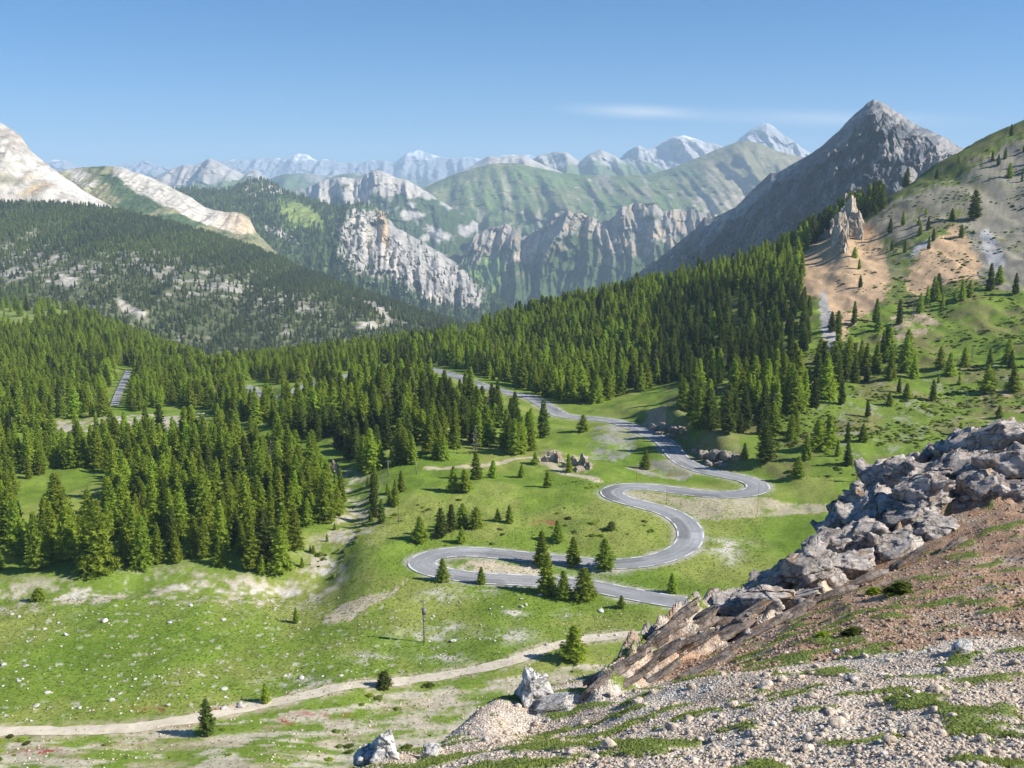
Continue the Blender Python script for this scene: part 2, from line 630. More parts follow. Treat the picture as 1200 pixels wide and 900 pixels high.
def paint(color, poly=None, field=None, amount=1.0, lo=-0.1, hi=0.3, n=None, soft=0):
    global VCOL
    n = patch if n is None else n
    w = sstep(lo, hi, n) * amount
    if poly is not None:
        w = w * poly_mask(vpx + n2 * soft + n3 * soft * 0.6, vpy + n1 * soft * 0.5 + n3 * soft * 0.3, poly)
    if field is not None:
        w = w * field
    VCOL = lerp(VCOL, color, np.clip(w, 0, 1))


# foot of the slope at the lower left: pale stony stripes
low = sstep(120, 165, vpx) * 0
stripe = fbm(vx / 9 + vy / 30, vy / 2.2, 4, 61)
paint((0.50, 0.445, 0.35), [(-300, 905), (-300, 868), (0, 872), (150, 862), (300, 842), (430, 812), (520, 803), (600, 795), (800, 770), (900, 760), (900, 1000), (-300, 1000)], None, 0.88, 0.02, 0.36, 0.6 * stripe + 0.5 * n2 + 0.15, 8)
paint((0.40, 0.33, 0.22), [(-300, 905), (-300, 875), (300, 850), (600, 800), (900, 760), (900, 1000), (-300, 1000)], None, 0.55, 0.1, 0.4, fbm(vx / 11, vy / 4, 3, 67), 8)
paint((0.50, 0.435, 0.34), [(380, 905), (440, 815), (800, 770), (900, 900), (900, 1000), (300, 1000)], None, 0.6, -0.15, 0.3, None, 8)
# stony patches in the meadows
paint(STONE, [(-300, 850), (-300, 700), (460, 690), (480, 790), (250, 830), (0, 850)], None, 0.75, 0.50, 0.72, n3)
for bx_, by_, brx, bry in ((600, 718, 16, 4), (665, 720, 12, 4), (512, 700, 18, 5), (520, 733, 18, 6), (500, 748, 28, 9), (590, 745, 26, 7), (430, 770, 20, 6), (720, 667, 26, 5), (850, 640, 24, 9), (860, 655, 10, 6), (560, 695, 18, 4), (345, 800, 40, 6), (520, 770, 24, 6), (840, 590, 40, 3)):
    paint(STONE, None, blob(vpx, vpy, bx_, by_, brx, bry), 1.5, -0.25, 0.4)
# bare worn path on the left of the lower bend, gravel inside the bends
paint(DIRT, [(470, 690), (485, 678), (478, 686), (440, 708), (410, 728), (385, 732), (380, 722), (405, 708), (440, 695)], None, 1.0, -0.9, 0.1, None, 5)
paint(DIRT, [(528, 660), (560, 656), (630, 662), (640, 672), (600, 672), (540, 668)], None, 1.0, -0.6, 0.1, None, 4)
paint((0.40, 0.35, 0.24), [(728, 577), (760, 579), (800, 585), (860, 583), (905, 584), (985, 590), (985, 597), (890, 604), (840, 611), (815, 607), (790, 592), (750, 586)], None, 0.95, -0.75, 0.1, None, 5)
paint((0.29, 0.28, 0.255), [(690, 535), (688, 518), (705, 503), (740, 500), (752, 512), (740, 530), (720, 535)], None, 0.9, -0.35, 0.25, None, 9)
paint((0.30, 0.27, 0.23), [(735, 548), (760, 536), (795, 540), (830, 555), (800, 562), (760, 560)], None, 0.85, -0.4, 0.1, None, 4)
paint((0.36, 0.29, 0.21), [(748, 500), (760, 486), (790, 484), (812, 492), (806, 512), (790, 512)], None, 0.95, -0.6, 0.1, None, 4)
paint((0.36, 0.29, 0.21), [(800, 538), (812, 520), (850, 520), (880, 530), (860, 548), (830, 545)], None, 0.85, -0.3, 0.2, None, 4)
paint((0.42, 0.35, 0.25), [(625, 545), (640, 528), (670, 532), (700, 545), (690, 555), (650, 550)], None, 0.8, -0.1, 0.3, None, 4)
paint(GRASS2, [(780, 470), (800, 440), (880, 445), (860, 470)], None, 0.8, -0.5, 0.3)
# banks of the stream
paint((0.46, 0.41, 0.32), None, np.exp(-((gd - 2) / 4.5) ** 2), 1.2, -0.15, 0.35)
paint((0.55, 0.52, 0.46), None, np.exp(-(gd / 1.6) ** 2) * (0.4 + 0.6 * (vpx < 400)), 1.0, 0.05, 0.3)
paint((0.45, 0.40, 0.33), [(50, 508), (60, 494), (100, 497), (150, 487), (240, 484), (240, 497), (180, 502), (150, 499), (110, 508)], None, 0.9, -0.3, 0.1, None, 6)
# trampled verge of the roads and the paths
paint((0.42, 0.39, 0.32), None, 1 - sstep(3.2, 5.0, rd + 0.8 * n3), 0.85, -0.5, 0.2)
paint(DIRT, None, 1 - sstep(1.4, 3.4, td), 0.9, -0.3, 0.25)
paint(DIRT, None, 1 - sstep(0.9, 1.7, pd + n3 * 0.5), 0.95, -0.9, -0.3)
# alpine rose in flower
for bx_, by_, brx, bry in ((640, 612, 18, 3), (505, 612, 10, 3), (520, 615, 8, 3), (220, 832, 60, 3), (250, 848, 40, 4), (330, 845, 50, 4), (60, 880, 50, 5), (150, 875, 40, 6), (380, 835, 30, 3), (440, 865, 30, 6)):
    paint((0.30, 0.075, 0.06), None, blob(vpx, vpy, bx_, by_, brx, bry), 1.2, 0.12, 0.4)
# the right-hand mountainside
paint(DEEP, [(780, 560), (780, 330), (1000, 240), (1200, 130), (1500, 0), (1500, 500), (1200, 500), (1000, 560)], None, 0.7, -0.3, 0.4, n1 + 0.4 * n2)
paint((0.115, 0.13, 0.042), [(930, 360), (930, 290), (1000, 240), (1200, 120), (1500, -20), (1500, 330), (1200, 330), (1030, 360)], None, 0.85, -0.7, 0.3, patch, 8)  # upper slope coloured darker, standing in for dim raking light
paint((0.185, 0.17, 0.065), [(780, 560), (780, 330), (1000, 240), (1200, 130), (1500, 0), (1500, 500), (1200, 500), (1000, 560)], None, 0.75, -0.05, 0.35, fbm(vx / 16, vy / 16, 5, 71))
scree_n = fbm(vx / 20, vy / 60, 4, 81)
paint((0.275, 0.25, 0.20), [(1500, 0), (1200, 165), (1120, 205), (1060, 235), (1010, 262), (1000, 275), (1060, 280), (1110, 262), (1120, 240), (1150, 330), (1180, 345), (1500, 340)], None, 0.95, -0.75, 0.0, 0.7 * patch + 0.6 * scree_n + 0.1, 14)
paint((0.30, 0.26, 0.17), [(1010, 275), (1110, 215), (1160, 250), (1130, 290), (1060, 330), (1030, 330)], None, 0.6, -0.2, 0.3, patch, 10)
paint((0.49, 0.34, 0.205), [(930, 345), (932, 295), (962, 268), (1000, 255), (1020, 262), (1035, 290), (1042, 330), (1030, 360), (1000, 378), (985, 410), (965, 400), (962, 350)], None, 1.0, -0.75, -0.1, patch + 0.48, 7)
paint((0.49, 0.34, 0.205), [(1060, 330), (1080, 300), (1118, 268), (1135, 280), (1150, 310), (1145, 330), (1110, 335), (1075, 345)], None, 1.0, -0.75, 0.0, patch + 0.5, 8)
paint((0.40, 0.39, 0.38), [(1148, 275), (1160, 270), (1172, 295), (1178, 312), (1165, 318), (1152, 296)], None, 1.0, -0.9, -0.2, None, 4)
paint((0.40, 0.39, 0.38), [(1062, 302), (1078, 290), (1092, 283), (1088, 292), (1068, 305)], None, 1.0, -0.9, -0.2, None, 3)
paint((0.40, 0.39, 0.38), [(960, 345), (966, 340), (985, 400), (972, 412), (962, 385)], None, 0.9, -0.9, -0.2, None, 3)
paint((0.44, 0.33, 0.24), [(1030, 400), (1050, 372), (1085, 362), (1105, 380), (1080, 395), (1050, 405)], None, 0.9, -0.3, 0.2, None, 6)
paint((0.33, 0.31, 0.27), [(930, 500), (970, 470), (1060, 440), (1150, 430), (1220, 440), (1220, 500), (1000, 540)], None, 0.6, 0.18, 0.42)
paint((0.40, 0.28, 0.19), [(1100, 480), (1200, 440), (1300, 430), (1300, 530), (1130, 510)], None, 0.7, 0.0, 0.4)
# clearings and forest floor
paint((0.20, 0.235, 0.08), [(-300, 400), (-300, 345), (60, 345), (105, 360), (80, 378), (30, 380), (0, 395)], None, 0.8, -0.6, 0.3)
paint((0.34, 0.33, 0.28), [(1000, 900), (1000, 901), (1001, 900)], None, 1)

V = np.stack([vx, vy, zr], 1)
me = np_mesh('valley_ground', V, grid_faces(*ZZ.shape), M_VALLEY, VCOL)
tag(link(bpy.data.objects.new('valley_ground', me)), 'green valley floor and mountainside with stony patches', 'ground', kind='structure')


# ------------------------------------------------------------------ roads
def asphalt(name, c):
    m, n, l, b = new_mat(name, 0.85, 0.3)
    g = n.new('ShaderNodeNewGeometry')
    t = n.new('ShaderNodeTexNoise')
    t.inputs['Scale'].default_value = 0.35
    t.inputs['Detail'].default_value = 8
    t.inputs['Roughness'].default_value = 0.7
    l.new(g.outputs['Position'], t.inputs['Vector'])
    r = n.new('ShaderNodeValToRGB')
    r.color_ramp.elements[0].position = 0.3
    r.color_ramp.elements[1].position = 0.7
    r.color_ramp.elements[0].color = tuple(x * 0.70 for x in c) + (1,)
    r.color_ramp.elements[1].color = tuple(x * 1.2 for x in c) + (1,)
    l.new(t.outputs['Fac'], r.inputs[0])
    l.new(r.outputs[0], b.inputs['Base Color'])
    return m


M_ROAD = asphalt('worn_asphalt', (0.30, 0.30, 0.305))
M_PAINT = asphalt('road_paint', (0.72, 0.72, 0.70))
M_TRACK = asphalt('track_dirt', (0.60, 0.525, 0.41))


def normals2(c):
    t = np.gradient(c, axis=0)
    t /= np.linalg.norm(t, axis=1)[:, None] + 1e-9
    return np.stack([-t[:, 1], t[:, 0]], 1)


def strip(name, c, z, offs, mat, kind='structure', parent=None, lift=0.0, wob=0.0, colour=None):
    """sheet along a curve; offs = sideways offsets"""
    nn = normals2(c)
    rows = []
    s = np.arange(len(c))
    for k, o in enumerate(offs):
        oo = o
        if wob and k in (0, len(offs) - 1):
            oo = o + np.sign(o) * fbm(s / 5.0, np.full(len(c), k * 7.3), 3, 5) * wob
        p = c + nn * (oo if np.ndim(oo) == 0 else oo[:, None])
        zz = z + lift if z is not None else ground_z(p[:, 0], p[:, 1]) + lift
        rows.append(np.column_stack([p, np.broadcast_to(zz, len(c))]))
    V = np.stack(rows, 1).reshape(-1, 3)
    F = grid_faces(len(c), len(offs))[:, ::-1]
    me = np_mesh(name, V, F, mat, None if colour is None else colour(len(c), np.array(offs)), True)
    o = bpy.data.objects.new(name, me)
    link(o, parent)
    if kind and parent is None:
        tag(o, kind=kind)
    return o


HW = 3.0
M_WORN = attr_ground('worn_asphalt_lanes', (2.4, 0.22), 0.25, 0.02, 0.20)


def road_colour(n, offs):
    g = np.random.default_rng(3)
    sA, oA = np.meshgrid(np.arange(n), offs, indexing='ij')
    v = 0.30 + 0 * sA
    lane = np.exp(-((np.abs(oA) - 0.75) / 0.35) ** 2) + np.exp(-((np.abs(oA) - 2.05) / 0.35) ** 2)
    v = v * (1 - 0.16 * lane) * (1 + 0.22 * fbm(sA / 14.0, oA / 2.5, 4, 8))
    for _ in range(46):      # repair patches
        a, ln, sd_ = g.integers(0, n), g.integers(4, 16), g.choice([-1, 1])
        m_ = (sA > a) & (sA < a + ln) & (oA * sd_ > 0.1)
        v = np.where(m_, v * g.choice([0.72, 0.82, 1.16]), v)
    v = np.where(np.abs(oA) > HW - 0.1, 0.36, v)
    return np.stack([v, v, v * 1.01], -1).reshape(-1, 3)


road = strip('road', road_c, road_z, np.linspace(-HW, HW, 15), M_WORN, lift=0.02, colour=road_colour)
tag(road, 'grey asphalt road winding in bends down the valley', 'road')
road2 = strip('road', road2_c, road2_z, (-1.7, 1.7), M_ROAD, lift=0.35)
tag(road2, 'straight stretch of grey road in the far left forest', 'road')
# painted dashes along both edges, each a part of the road
nn = normals2(road_c)
for side in (-1, 1):
    s = 2
    while s < len(road_c) - 8:
        dist = road_c[s][1]
        ln = 3
        if dist > 340:
            break
        c = road_c[s:s + ln + 1]
        m_ = nn[s:s + ln + 1]
        a = c + m_ * side * (HW - 0.42)
        b = c + m_ * side * (HW - 0.16)
        zz = road_z[s:s + ln + 1] + 0.03
        Vd = np.concatenate([np.column_stack([a, zz]), np.column_stack([b, zz])])
        k = ln + 1
        F = np.array([[i, i + 1, i + 1 + k, i + k] for i in range(ln)])
        if side > 0:
            F = F[:, ::-1]
        link(bpy.data.objects.new('painted_dash', np_mesh('painted_dash', Vd, F, M_PAINT, None, False)), road)
        s += 5
track = strip('dirt_track', track_c, None, (-1.35, -0.9, -0.3, 0.3, 0.9, 1.35), M_TRACK, lift=0.05, wob=0.45)
tag(track, 'pale dirt track crossing the stony meadow', 'track')

# ------------------------------------------------------------------ mountains
def rowv(row, px):
    r = np.array(row, float)
    return np.interp(px, r[:, 0], r[:, 1]), np.exp(np.interp(px, r[:, 0], np.log(r[:, 2])))


def mountain(name, label, rows, px0, px1, nc, subs, relief, colour, back=(1.12, 0.55), mat=None, seed=0, keep=0.35):
    """loft through rows of (pixel x, pixel y, distance), lowest row first, last row = crest; then a back slope.
    relief(X, S, x, y, px, py) -> (push away from the viewer, rise) in metres"""
    px = np.linspace(px0, px1, nc)
    T, LD, S, UL = [], [], [], []
    rv = [rowv(r, px) for r in rows]
    for k in range(len(rows) - 1):
        (ya, da), (yb, db) = rv[k], rv[k + 1]
        (ua, ta), (ub, tb) = pix_ut(px, ya), pix_ut(px, yb)
        for s in np.linspace(0, 1, subs[k], endpoint=(k == len(rows) - 2)):
            T.append(ta * (1 - s) + tb * s)
            UL.append(ua * (1 - s) + ub * s)
            LD.append(np.log(da) * (1 - s) + np.log(db) * s)
            S.append(np.full(nc, (k + s) / (len(rows) - 1)))
    nf = len(T)
    T, D, S = np.array(T), np.exp(np.array(LD)), np.array(S)
    PXg = np.broadcast_to(px, T.shape)
    U = np.array(UL)
    Y, X, Z = D, U * D, T * D
    # back slope
    ce_z, ce_y, ce_x = Z[-1], Y[-1], X[-1]
    base = Z[0]
    for s in np.linspace(0.12, 1, 12):
        yy = ce_y * (1 + (back[0] - 1) * s)
        zz = ce_z - np.maximum((ce_z - base) * back[1] * s * 1.4, 0.45 * (yy - ce_y))
        Y = np.vstack([Y, yy])
        X = np.vstack([X, U[-1] * yy])
        U = np.vstack([U, U[-1]])
        Z = np.vstack([Z, zz])
        S = np.vstack([S, np.full(nc, 1 + 0.3 * s)])
    PXg = np.broadcast_to(px, Y.shape)
    PYg = to_pix(X, Y, Z + CAMZ)[1]
    dy, dzz = relief(X, S, X, Y, PXg, PYg, Z)
    fade = 1 - (1 - keep) * np.exp(-((S - 1) / 0.08) ** 2)
    Y = Y + dy * fade
    Z = Z + dzz * fade
    X = U * Y
    # slope for the colouring
    gx = np.gradient(Z, axis=1) / (np.gradient(X, axis=1) + 1e-6)
    dyy, dz_ = np.gradient(Y, axis=0), np.gradient(Z, axis=0)
    steep = np.arctan2(np.abs(dz_), np.abs(dyy) + 1e-6)
    c = colour(X, S, PXg, PYg, steep, gx, Y, Z)
    V = np.stack([X, Y, Z + CAMZ], -1).reshape(-1, 3)
    me = np_mesh(name, V, grid_faces(*Y.shape), mat or M_ROCKFACE, c.reshape(-1, 3))
    o = link(bpy.data.objects.new(name, me))
    tag(o, label, 'mountain', kind='structure')
    return dict(o=o, X=X, Y=Y, Z=Z + CAMZ, S=S, PX=PXg, PY=PYg, nf=nf)


def mixc3(c, new, w):
    return c * (1 - w[..., None]) + np.asarray(new) * w[..., None]


def full(shape, c):
    return np.tile(np.array(c, float), shape + (1,))


LIME = np.array((0.50, 0.455, 0.39))
LIME2 = np.array((0.36, 0.335, 0.305))
OCHRE = np.array((0.50, 0.37, 0.22))
FORF = np.array((0.065, 0.10, 0.035))
ALP = np.array((0.135, 0.19, 0.055))
FORD = np.array((0.035, 0.065, 0.022))
SNOW = np.array((0.85, 0.87, 0.90))


def E(px, py, cx, cy_, rx, ry, ang=0.0):
    ca, sa = math.cos(ang), math.sin(ang)
    dx, dy = px - cx, py - cy_
    a, b = (dx * ca + dy * sa) / rx, (-dx * sa + dy * ca) / ry
    return np.exp(-(a * a + b * b) ** 1.5)


def gully(lam, seed, amp_y, amp_z, fy=0.35, rough=0.25):
    def f(X, S, x, y, px, py, z):
        g = ridged((x + 0.35 * z) / lam, z / (lam / fy), 5, seed, 0.55)
        r = fbm(x / (lam * 0.35), z / (lam * 0.35) + y / lam, 4, seed + 40)
        return (0.5 - g) * amp_y + r * amp_y * rough, (g - 0.5) * amp_z + r * amp_z * rough
    return f


# --- forested ridge across the left side of the valley
def col_ridge(X, S, px, py, st, gx, Y, Z):
    n = fbm(X / 60, Z / 40 + Y / 90, 4, 101)
    nf_ = fbm(X / 14, Z / 9 + Y / 30, 4, 107)
    c = full(X.shape, (0.10, 0.115, 0.055))
    c = mixc3(c, (0.14, 0.145, 0.075), sstep(0.0, 0.5, n))
    rock = E(px, py, 30, 305, 60, 28) + E(px, py, 70, 322, 55, 22) + E(px, py, 220, 325, 65, 24, 0.25) + 0.8 * E(px, py, 330, 355, 70, 26, 0.3) + E(px, py, 440, 350, 50, 10, 0.65) + E(px, py, 400, 335, 70, 7, 0.62) + E(px, py, 130, 300, 70, 18)
    rock = np.clip(rock, 0, 1)
    c = mixc3(c, (0.31, 0.29, 0.255), np.clip(sstep(-0.05, 0.35, nf_ * 0.6 + n * 0.4 + rock * 0.55 - 0.38), 0, 1))
    sc = E(px, py, 372, 302, 16, 7, 0.7) + E(px, py, 80, 333, 14, 8, 0.5) + E(px, py, 155, 366, 22, 7, 0.6) + E(px, py, 432, 384, 14, 5) + E(px, py, 446, 368, 26, 4, 0.6) + E(px, py, 208, 254, 12, 3, 0.2) + E(px, py, 48, 262, 10, 5)
    c = mixc3(c, (0.42, 0.385, 0.33), np.clip(sstep(0.3, 0.75, sc + 0.45 * nf_), 0, 1))
    return c


LR = mountain('mountain_ridge', 'long forested ridge with grey rock outcrops across the left of the valley',
              [[(-300, 470, 1000), (0, 450, 1000), (300, 460, 1020), (650, 440, 1050)],
               [(-300, 350, 1300), (0, 352, 1280), (100, 358, 1280), (300, 400, 1260), (450, 410, 1260), (650, 410, 1280)],
               [(-300, 285, 1600), (0, 295, 1560), (150, 300, 1560), (300, 335, 1500), (450, 375, 1450), (650, 410, 1400)],
               [(-300, 225, 2050), (0, 238, 2000), (60, 238, 2000), (120, 243, 2000), (200, 262, 2000), (250, 276, 2000), (300, 292, 1960), (350, 312, 1900), (400, 333, 1840), (470, 358, 1760), (540, 380, 1680), (600, 400, 1620), (650, 412, 1600)]],
              -300, 650, 470, (20, 60, 60), gully(120, 3, 34, 14, 0.3), col_ridge, back=(1.2, 0.9))


# --- pale scree peak at the far left
def col_scree(X, S, px, py, st, gx, Y, Z):
    n = fbm(X / 40, Z / 60, 4, 111)
    strk = fbm((X + 0.75 * Z) / 9, Z / 160, 4, 113)
    c = full(X.shape, (0.52, 0.475, 0.41))
    c = mixc3(c, (0.40, 0.36, 0.31), sstep(-0.1, 0.4, strk + 0.4 * n))
    up = sstep(0.5, 0.85, S + 0.25 * n)
    c = mixc3(c, (0.40, 0.335, 0.27), up * sstep(-0.2, 0.3, fbm(X / 18, Z / 14, 4, 117)))
    c = mixc3(c, (0.43, 0.33, 0.20), np.clip(E(px, py, 20, 218, 40, 12) * 1.2, 0, 1) * sstep(-0.4, 0.2, n))
    c = mixc3(c, (0.19, 0.18, 0.11), np.clip(E(px, py, 10, 212, 22, 6) * 0.8, 0, 1))
    c = mixc3(c, (0.60, 0.56, 0.50), np.clip(E(px, py, 75, 215, 60, 7, 0.55) * 1.4, 0, 1))
    return c


mountain('mountain_peak', 'pale limestone peak with long scree slopes above the left ridge', [
    [(-300, 320, 1900), (150, 300, 1950), (220, 300, 2000)],
    [(-300, 230, 2200), (0, 215, 2200), (60, 232, 2200), (125, 250, 2200), (220, 280, 2200)],
    [(-300, 20, 2500), (-150, 60, 2500), (-60, 105, 2500), (-25, 132, 2480), (0, 143, 2450), (12, 150, 2450), (24, 160, 2450), (36, 177, 2430), (60, 196, 2400), (75, 207, 2400), (100, 225, 2380), (128, 240, 2350), (160, 262, 2300), (220, 300, 2250)]],
    -300, 220, 230, (16, 110), gully(70, 13, 34, 12, 0.25), col_scree, back=(1.2, 0.9))


# --- ridge with the cream cliff band behind it
def col_cream(X, S, px, py, st, gx, Y, Z):
    n = fbm(X / 60, Z / 40, 4, 121)
    v = ridged(X / 26 + Z / 50, Z / 140, 4, 123)
    c = full(X.shape, (0.25, 0.235, 0.12))
    c = mixc3(c, FORF, sstep(-0.2, 0.25, n + 0.9 * E(px, py, 150, 222, 45, 16, 0.5) + 0.5 * E(px, py, 165, 250, 80, 10, 0.2) - 0.25))
    cl_ = np.clip(E(px, py, 192, 224, 70, 15, 0.46) * 1.5 + E(px, py, 255, 252, 45, 13, 0.4) * 1.5, 0, 1)
    cl_ = sstep(0.35, 0.65, cl_ + 0.22 * n)
    c = mixc3(c, LIME * 1.1 * (0.75 + 0.4 * v[..., None]), cl_)
    c = mixc3(c, OCHRE * 1.12, cl_ * sstep(240, 285, px) * 0.75)
    c = mixc3(c, LIME * 0.9, np.clip(E(px, py, 95, 208, 30, 10, 0.5), 0, 1) * sstep(-0.2, 0.3, n))
    return c


mountain('mountain_ridge', 'rounded olive ridge with a cream cliff band descending to the right', [
    [(40, 330, 2350), (350, 330, 2350)],
    [(40, 250, 2500), (160, 255, 2500), (230, 275, 2480), (350, 320, 2450)],
    [(40, 204, 2900), (66, 201, 2900), (90, 197, 2950), (115, 195, 2950), (140, 195, 2950), (155, 201, 2930), (175, 207, 2900), (200, 219, 2880), (225, 232, 2850), (240, 243, 2830), (262, 249, 2800), (282, 249, 2780), (292, 255, 2770), (300, 272, 2760), (350, 322, 2700)]],
    40, 350, 240, (10, 90), gully(55, 23, 40, 9, 0.3, 0.35), col_cream)


# --- wooded shoulder with the grey and cream cliffs in the middle
def col_crag(X, S, px, py, st, gx, Y, Z):
    n = fbm(X / 90, Z / 60, 4, 131)
    m = fbm(X / 16, Z / 12, 4, 133)
    v = ridged(X / 30 + Z / 60, Z / 150, 4, 137)
    c = full(X.shape, FORF * 0.95)
    c = mixc3(c, (0.10, 0.145, 0.045), sstep(0.05, 0.4, m))
    c = mixc3(c, (0.20, 0.245, 0.07), sstep(0.4, 0.7, E(px, py, 352, 252, 32, 15, 0.35) + 0.3 * m))
    c = mixc3(c, LIME2 * 1.15, sstep(0.42, 0.7, E(px, py, 300, 222, 42, 12) + 0.45 * m))
    c = mixc3(c, LIME2 * 1.1, sstep(0.42, 0.7, E(px, py, 330, 275, 26, 5, 0.45) + 0.3 * m))
    f = E(px, py, 432, 285, 46, 38, 0.8) + E(px, py, 490, 305, 50, 34, 0.6) + E(px, py, 530, 335, 44, 24, 0.5)
    cl_ = sstep(0.38, 0.62, f + 0.32 * m)
    c = mixc3(c, (LIME2 * 1.02) * (0.65 + 0.6 * v[..., None]), cl_)
    c = mixc3(c, LIME * 1.05, sstep(0.4, 0.65, E(px, py, 425, 272, 10, 36, -0.45) + E(px, py, 455, 300, 8, 30, -0.6) + E(px, py, 512, 348, 22, 5, 0.4)))
    c = mixc3(c, OCHRE * 1.05, sstep(0.35, 0.65, E(px, py, 448, 262, 7, 30, -0.15) + 0.12 * m))
    c = mixc3(c, FORF * 1.1, sstep(0.3, 0.55, E(px, py, 540, 300, 60, 10, 0.75) + 0.3 * m))
    return c


def relief_crag(X, S, x, y, px, py, z):
    g = ridged((x + 0.2 * z) / 85, z / 420, 5, 33, 0.6)
    r = fbm(x / 24, z / 28, 5, 35, 0.6)
    q = ridged((x + 0.3 * z) / 34, z / 110, 3, 37)
    a = sstep(330, 400, px)
    return (0.5 - g) * (40 + 190 * a) + r * (10 + 50 * a) + (0.5 - q) * 80 * a, (g - 0.5) * 10 + r * 10


CR = mountain('mountain_shoulder', 'wooded shoulder ending in grey and cream cliffs above the gorge', [
    [(150, 380, 2500), (400, 400, 2500), (660, 410, 2500)],
    [(150, 285, 2850), (300, 300, 2850), (400, 330, 2850), (500, 365, 2800), (660, 400, 2750)],
    [(150, 240, 3250), (300, 240, 3250), (400, 270, 3200), (500, 320, 3100), (660, 390, 2950)],
    [(150, 225, 3700), (220, 222, 3700), (262, 224, 3700), (285, 216, 3700), (300, 210, 3700), (318, 214, 3700), (332, 223, 3680), (360, 232, 3650), (392, 244, 3600), (405, 239, 3560), (422, 239, 3550), (440, 243, 3540), (453, 251, 3500), (462, 266, 3480), (480, 275, 3450), (510, 292, 3400), (540, 312, 3330), (572, 338, 3250), (600, 362, 3150), (660, 400, 3000)]],
    150, 660, 330, (6, 60, 70), relief_crag, col_crag)


# --- small bare mountain behind
def col_bare(X, S, px, py, st, gx, Y, Z):
    n = fbm(X / 110, Z / 80, 4, 141)
    c = full(X.shape, LIME2 * 1.12)
    c = mixc3(c, LIME * 0.95, sstep(-0.1, 0.4, fbm(X / 50, Z / 120, 4, 143)))
    c = mixc3(c, FORF * 0.9, sstep(0.0, 0.4, n + 0.9 * sstep(225, 250, py) + 0.6 * E(px, py, 428, 222, 14, 10) - 0.45))
    return c


mountain('mountain', 'small bare rocky mountain with wooded foot in the middle distance', [
    [(320, 300, 4300), (560, 300, 4300)],
    [(320, 232, 5200), (350, 222, 5200), (370, 215, 5200), (385, 209, 5200), (402, 208, 5200), (415, 209, 5200), (428, 203, 5200), (440, 200, 5200), (455, 204, 5200), (475, 212, 5200), (488, 217, 5200), (510, 232, 5200), (560, 262, 5200)]],
    320, 560, 160, (80,), gully(170, 43, 170, 40, 0.3), col_bare)


# --- broad green mountain
def col_green(X, S, px, py, st, gx, Y, Z):
    n = fbm(X / 260, Z / 130, 5, 151)
    m = fbm(X / 60, Z / 36, 4, 153)
    c = full(X.shape, (0.135, 0.185, 0.062))
    c = mixc3(c, (0.205, 0.21, 0.09), sstep(-0.1, 0.5, n + 0.3 * m))
    c = mixc3(c, FORF, sstep(0.05, 0.35, m * 0.7 + 0.5 * sstep(225, 275, py) - 0.20 - 0.6 * E(px, py, 535, 275, 40, 25)))
    c = mixc3(c, FORF * 0.9, sstep(0.3, 0.6, E(px, py, 480, 250, 55, 16, 0.25) + 0.5 * m))
    c = mixc3(c, (0.15, 0.235, 0.06), sstep(0.35, 0.65, E(px, py, 535, 272, 38, 22) + 0.25 * m))
    c = mixc3(c, (0.25, 0.215, 0.13), sstep(800, 850, px + 20 * n) * 0.7)
    c = mixc3(c, (0.36, 0.30, 0.22), sstep(0.35, 0.6, E(px, py, 518, 252, 16, 7, 0.5) + 0.35 * m) * 0.9)
    c = mixc3(c, (0.30, 0.27, 0.20), sstep(0.30, 0.5, fbm(X / 60, Z / 220, 4, 159)) * 0.8)
    c = mixc3(c, (0.40, 0.34, 0.27), sstep(0.25, 0.5, 0.6 * E(px, py, 870, 250, 60, 30) + 0.7 * m - 0.1))
    return c


GR = mountain('mountain', 'broad green mountain with a grassy dome top in the middle of the view', [
    [(380, 420, 4200), (1000, 420, 4200)],
    [(380, 300, 5000), (560, 320, 5000), (700, 300, 5000), (1000, 300, 5000)],
    [(380, 258, 5600), (560, 245, 5600), (700, 240, 5600), (1000, 240, 5600)],
    [(380, 260, 6400), (430, 245, 6400), (460, 232, 6400), (500, 219, 6400), (530, 205, 6400), (555, 197, 6400), (580, 191, 6400), (605, 191, 6400), (630, 197, 6400), (660, 203, 6400), (690, 205, 6400), (720, 206, 6400), (760, 205, 6400), (790, 196, 6400), (815, 186, 6400), (840, 175, 6400), (858, 169, 6400), (872, 165, 6400), (890, 168, 6400), (910, 177, 6400), (940, 184, 6400), (1000, 200, 6400)]],
    380, 1000, 300, (8, 40, 60), gully(380, 53, 210, 40, 0.25, 0.3), col_green, back=(1.1, 0.8), mat=M_FAR, keep=0.15)


# --- rock buttresses below the green mountain
def col_butt(X, S, px, py, st, gx, Y, Z):
    n = fbm(X / 90, Z / 60, 4, 161)
    m = fbm(X / 28, Z / 22, 4, 163)
    v = ridged(X / 60 + Z / 160, Z / 260, 4, 167)
    c = full(X.shape, LIME * 0.66)
    c = c * (0.55 + 0.6 * v[..., None])
    c = mixc3(c, OCHRE * 0.8, sstep(0.0, 0.4, n + 0.25 * m) * 0.6)
    crest = np.interp(px, [520, 556, 575, 592, 606, 612, 640, 655, 690, 718, 730, 745, 765, 785, 800, 850], [300, 275, 268, 262, 268, 275, 262, 250, 251, 262, 245, 240, 240, 246, 248, 250])
    low = sstep(20, 46, py - crest - 30 * n - 18 * E(px, py, 745, 290, 40, 30) * 1.2 + 16 * E(px, py, 690, 300, 30, 40))
    c = mixc3(c, FORF * 0.95 * (1 + 0.25 * m[..., None]), low)
    c = mixc3(c, (0.40, 0.34, 0.265), sstep(0.4, 0.6, E(px, py, 622, 290, 46, 6, -0.62) + E(px, py, 705, 272, 34, 4, 0.75)))
    c = mixc3(c, (0.15, 0.225, 0.06), sstep(0.4, 0.65, E(px, py, 572, 322, 30, 22, -0.5) + 0.2 * m))
    return c


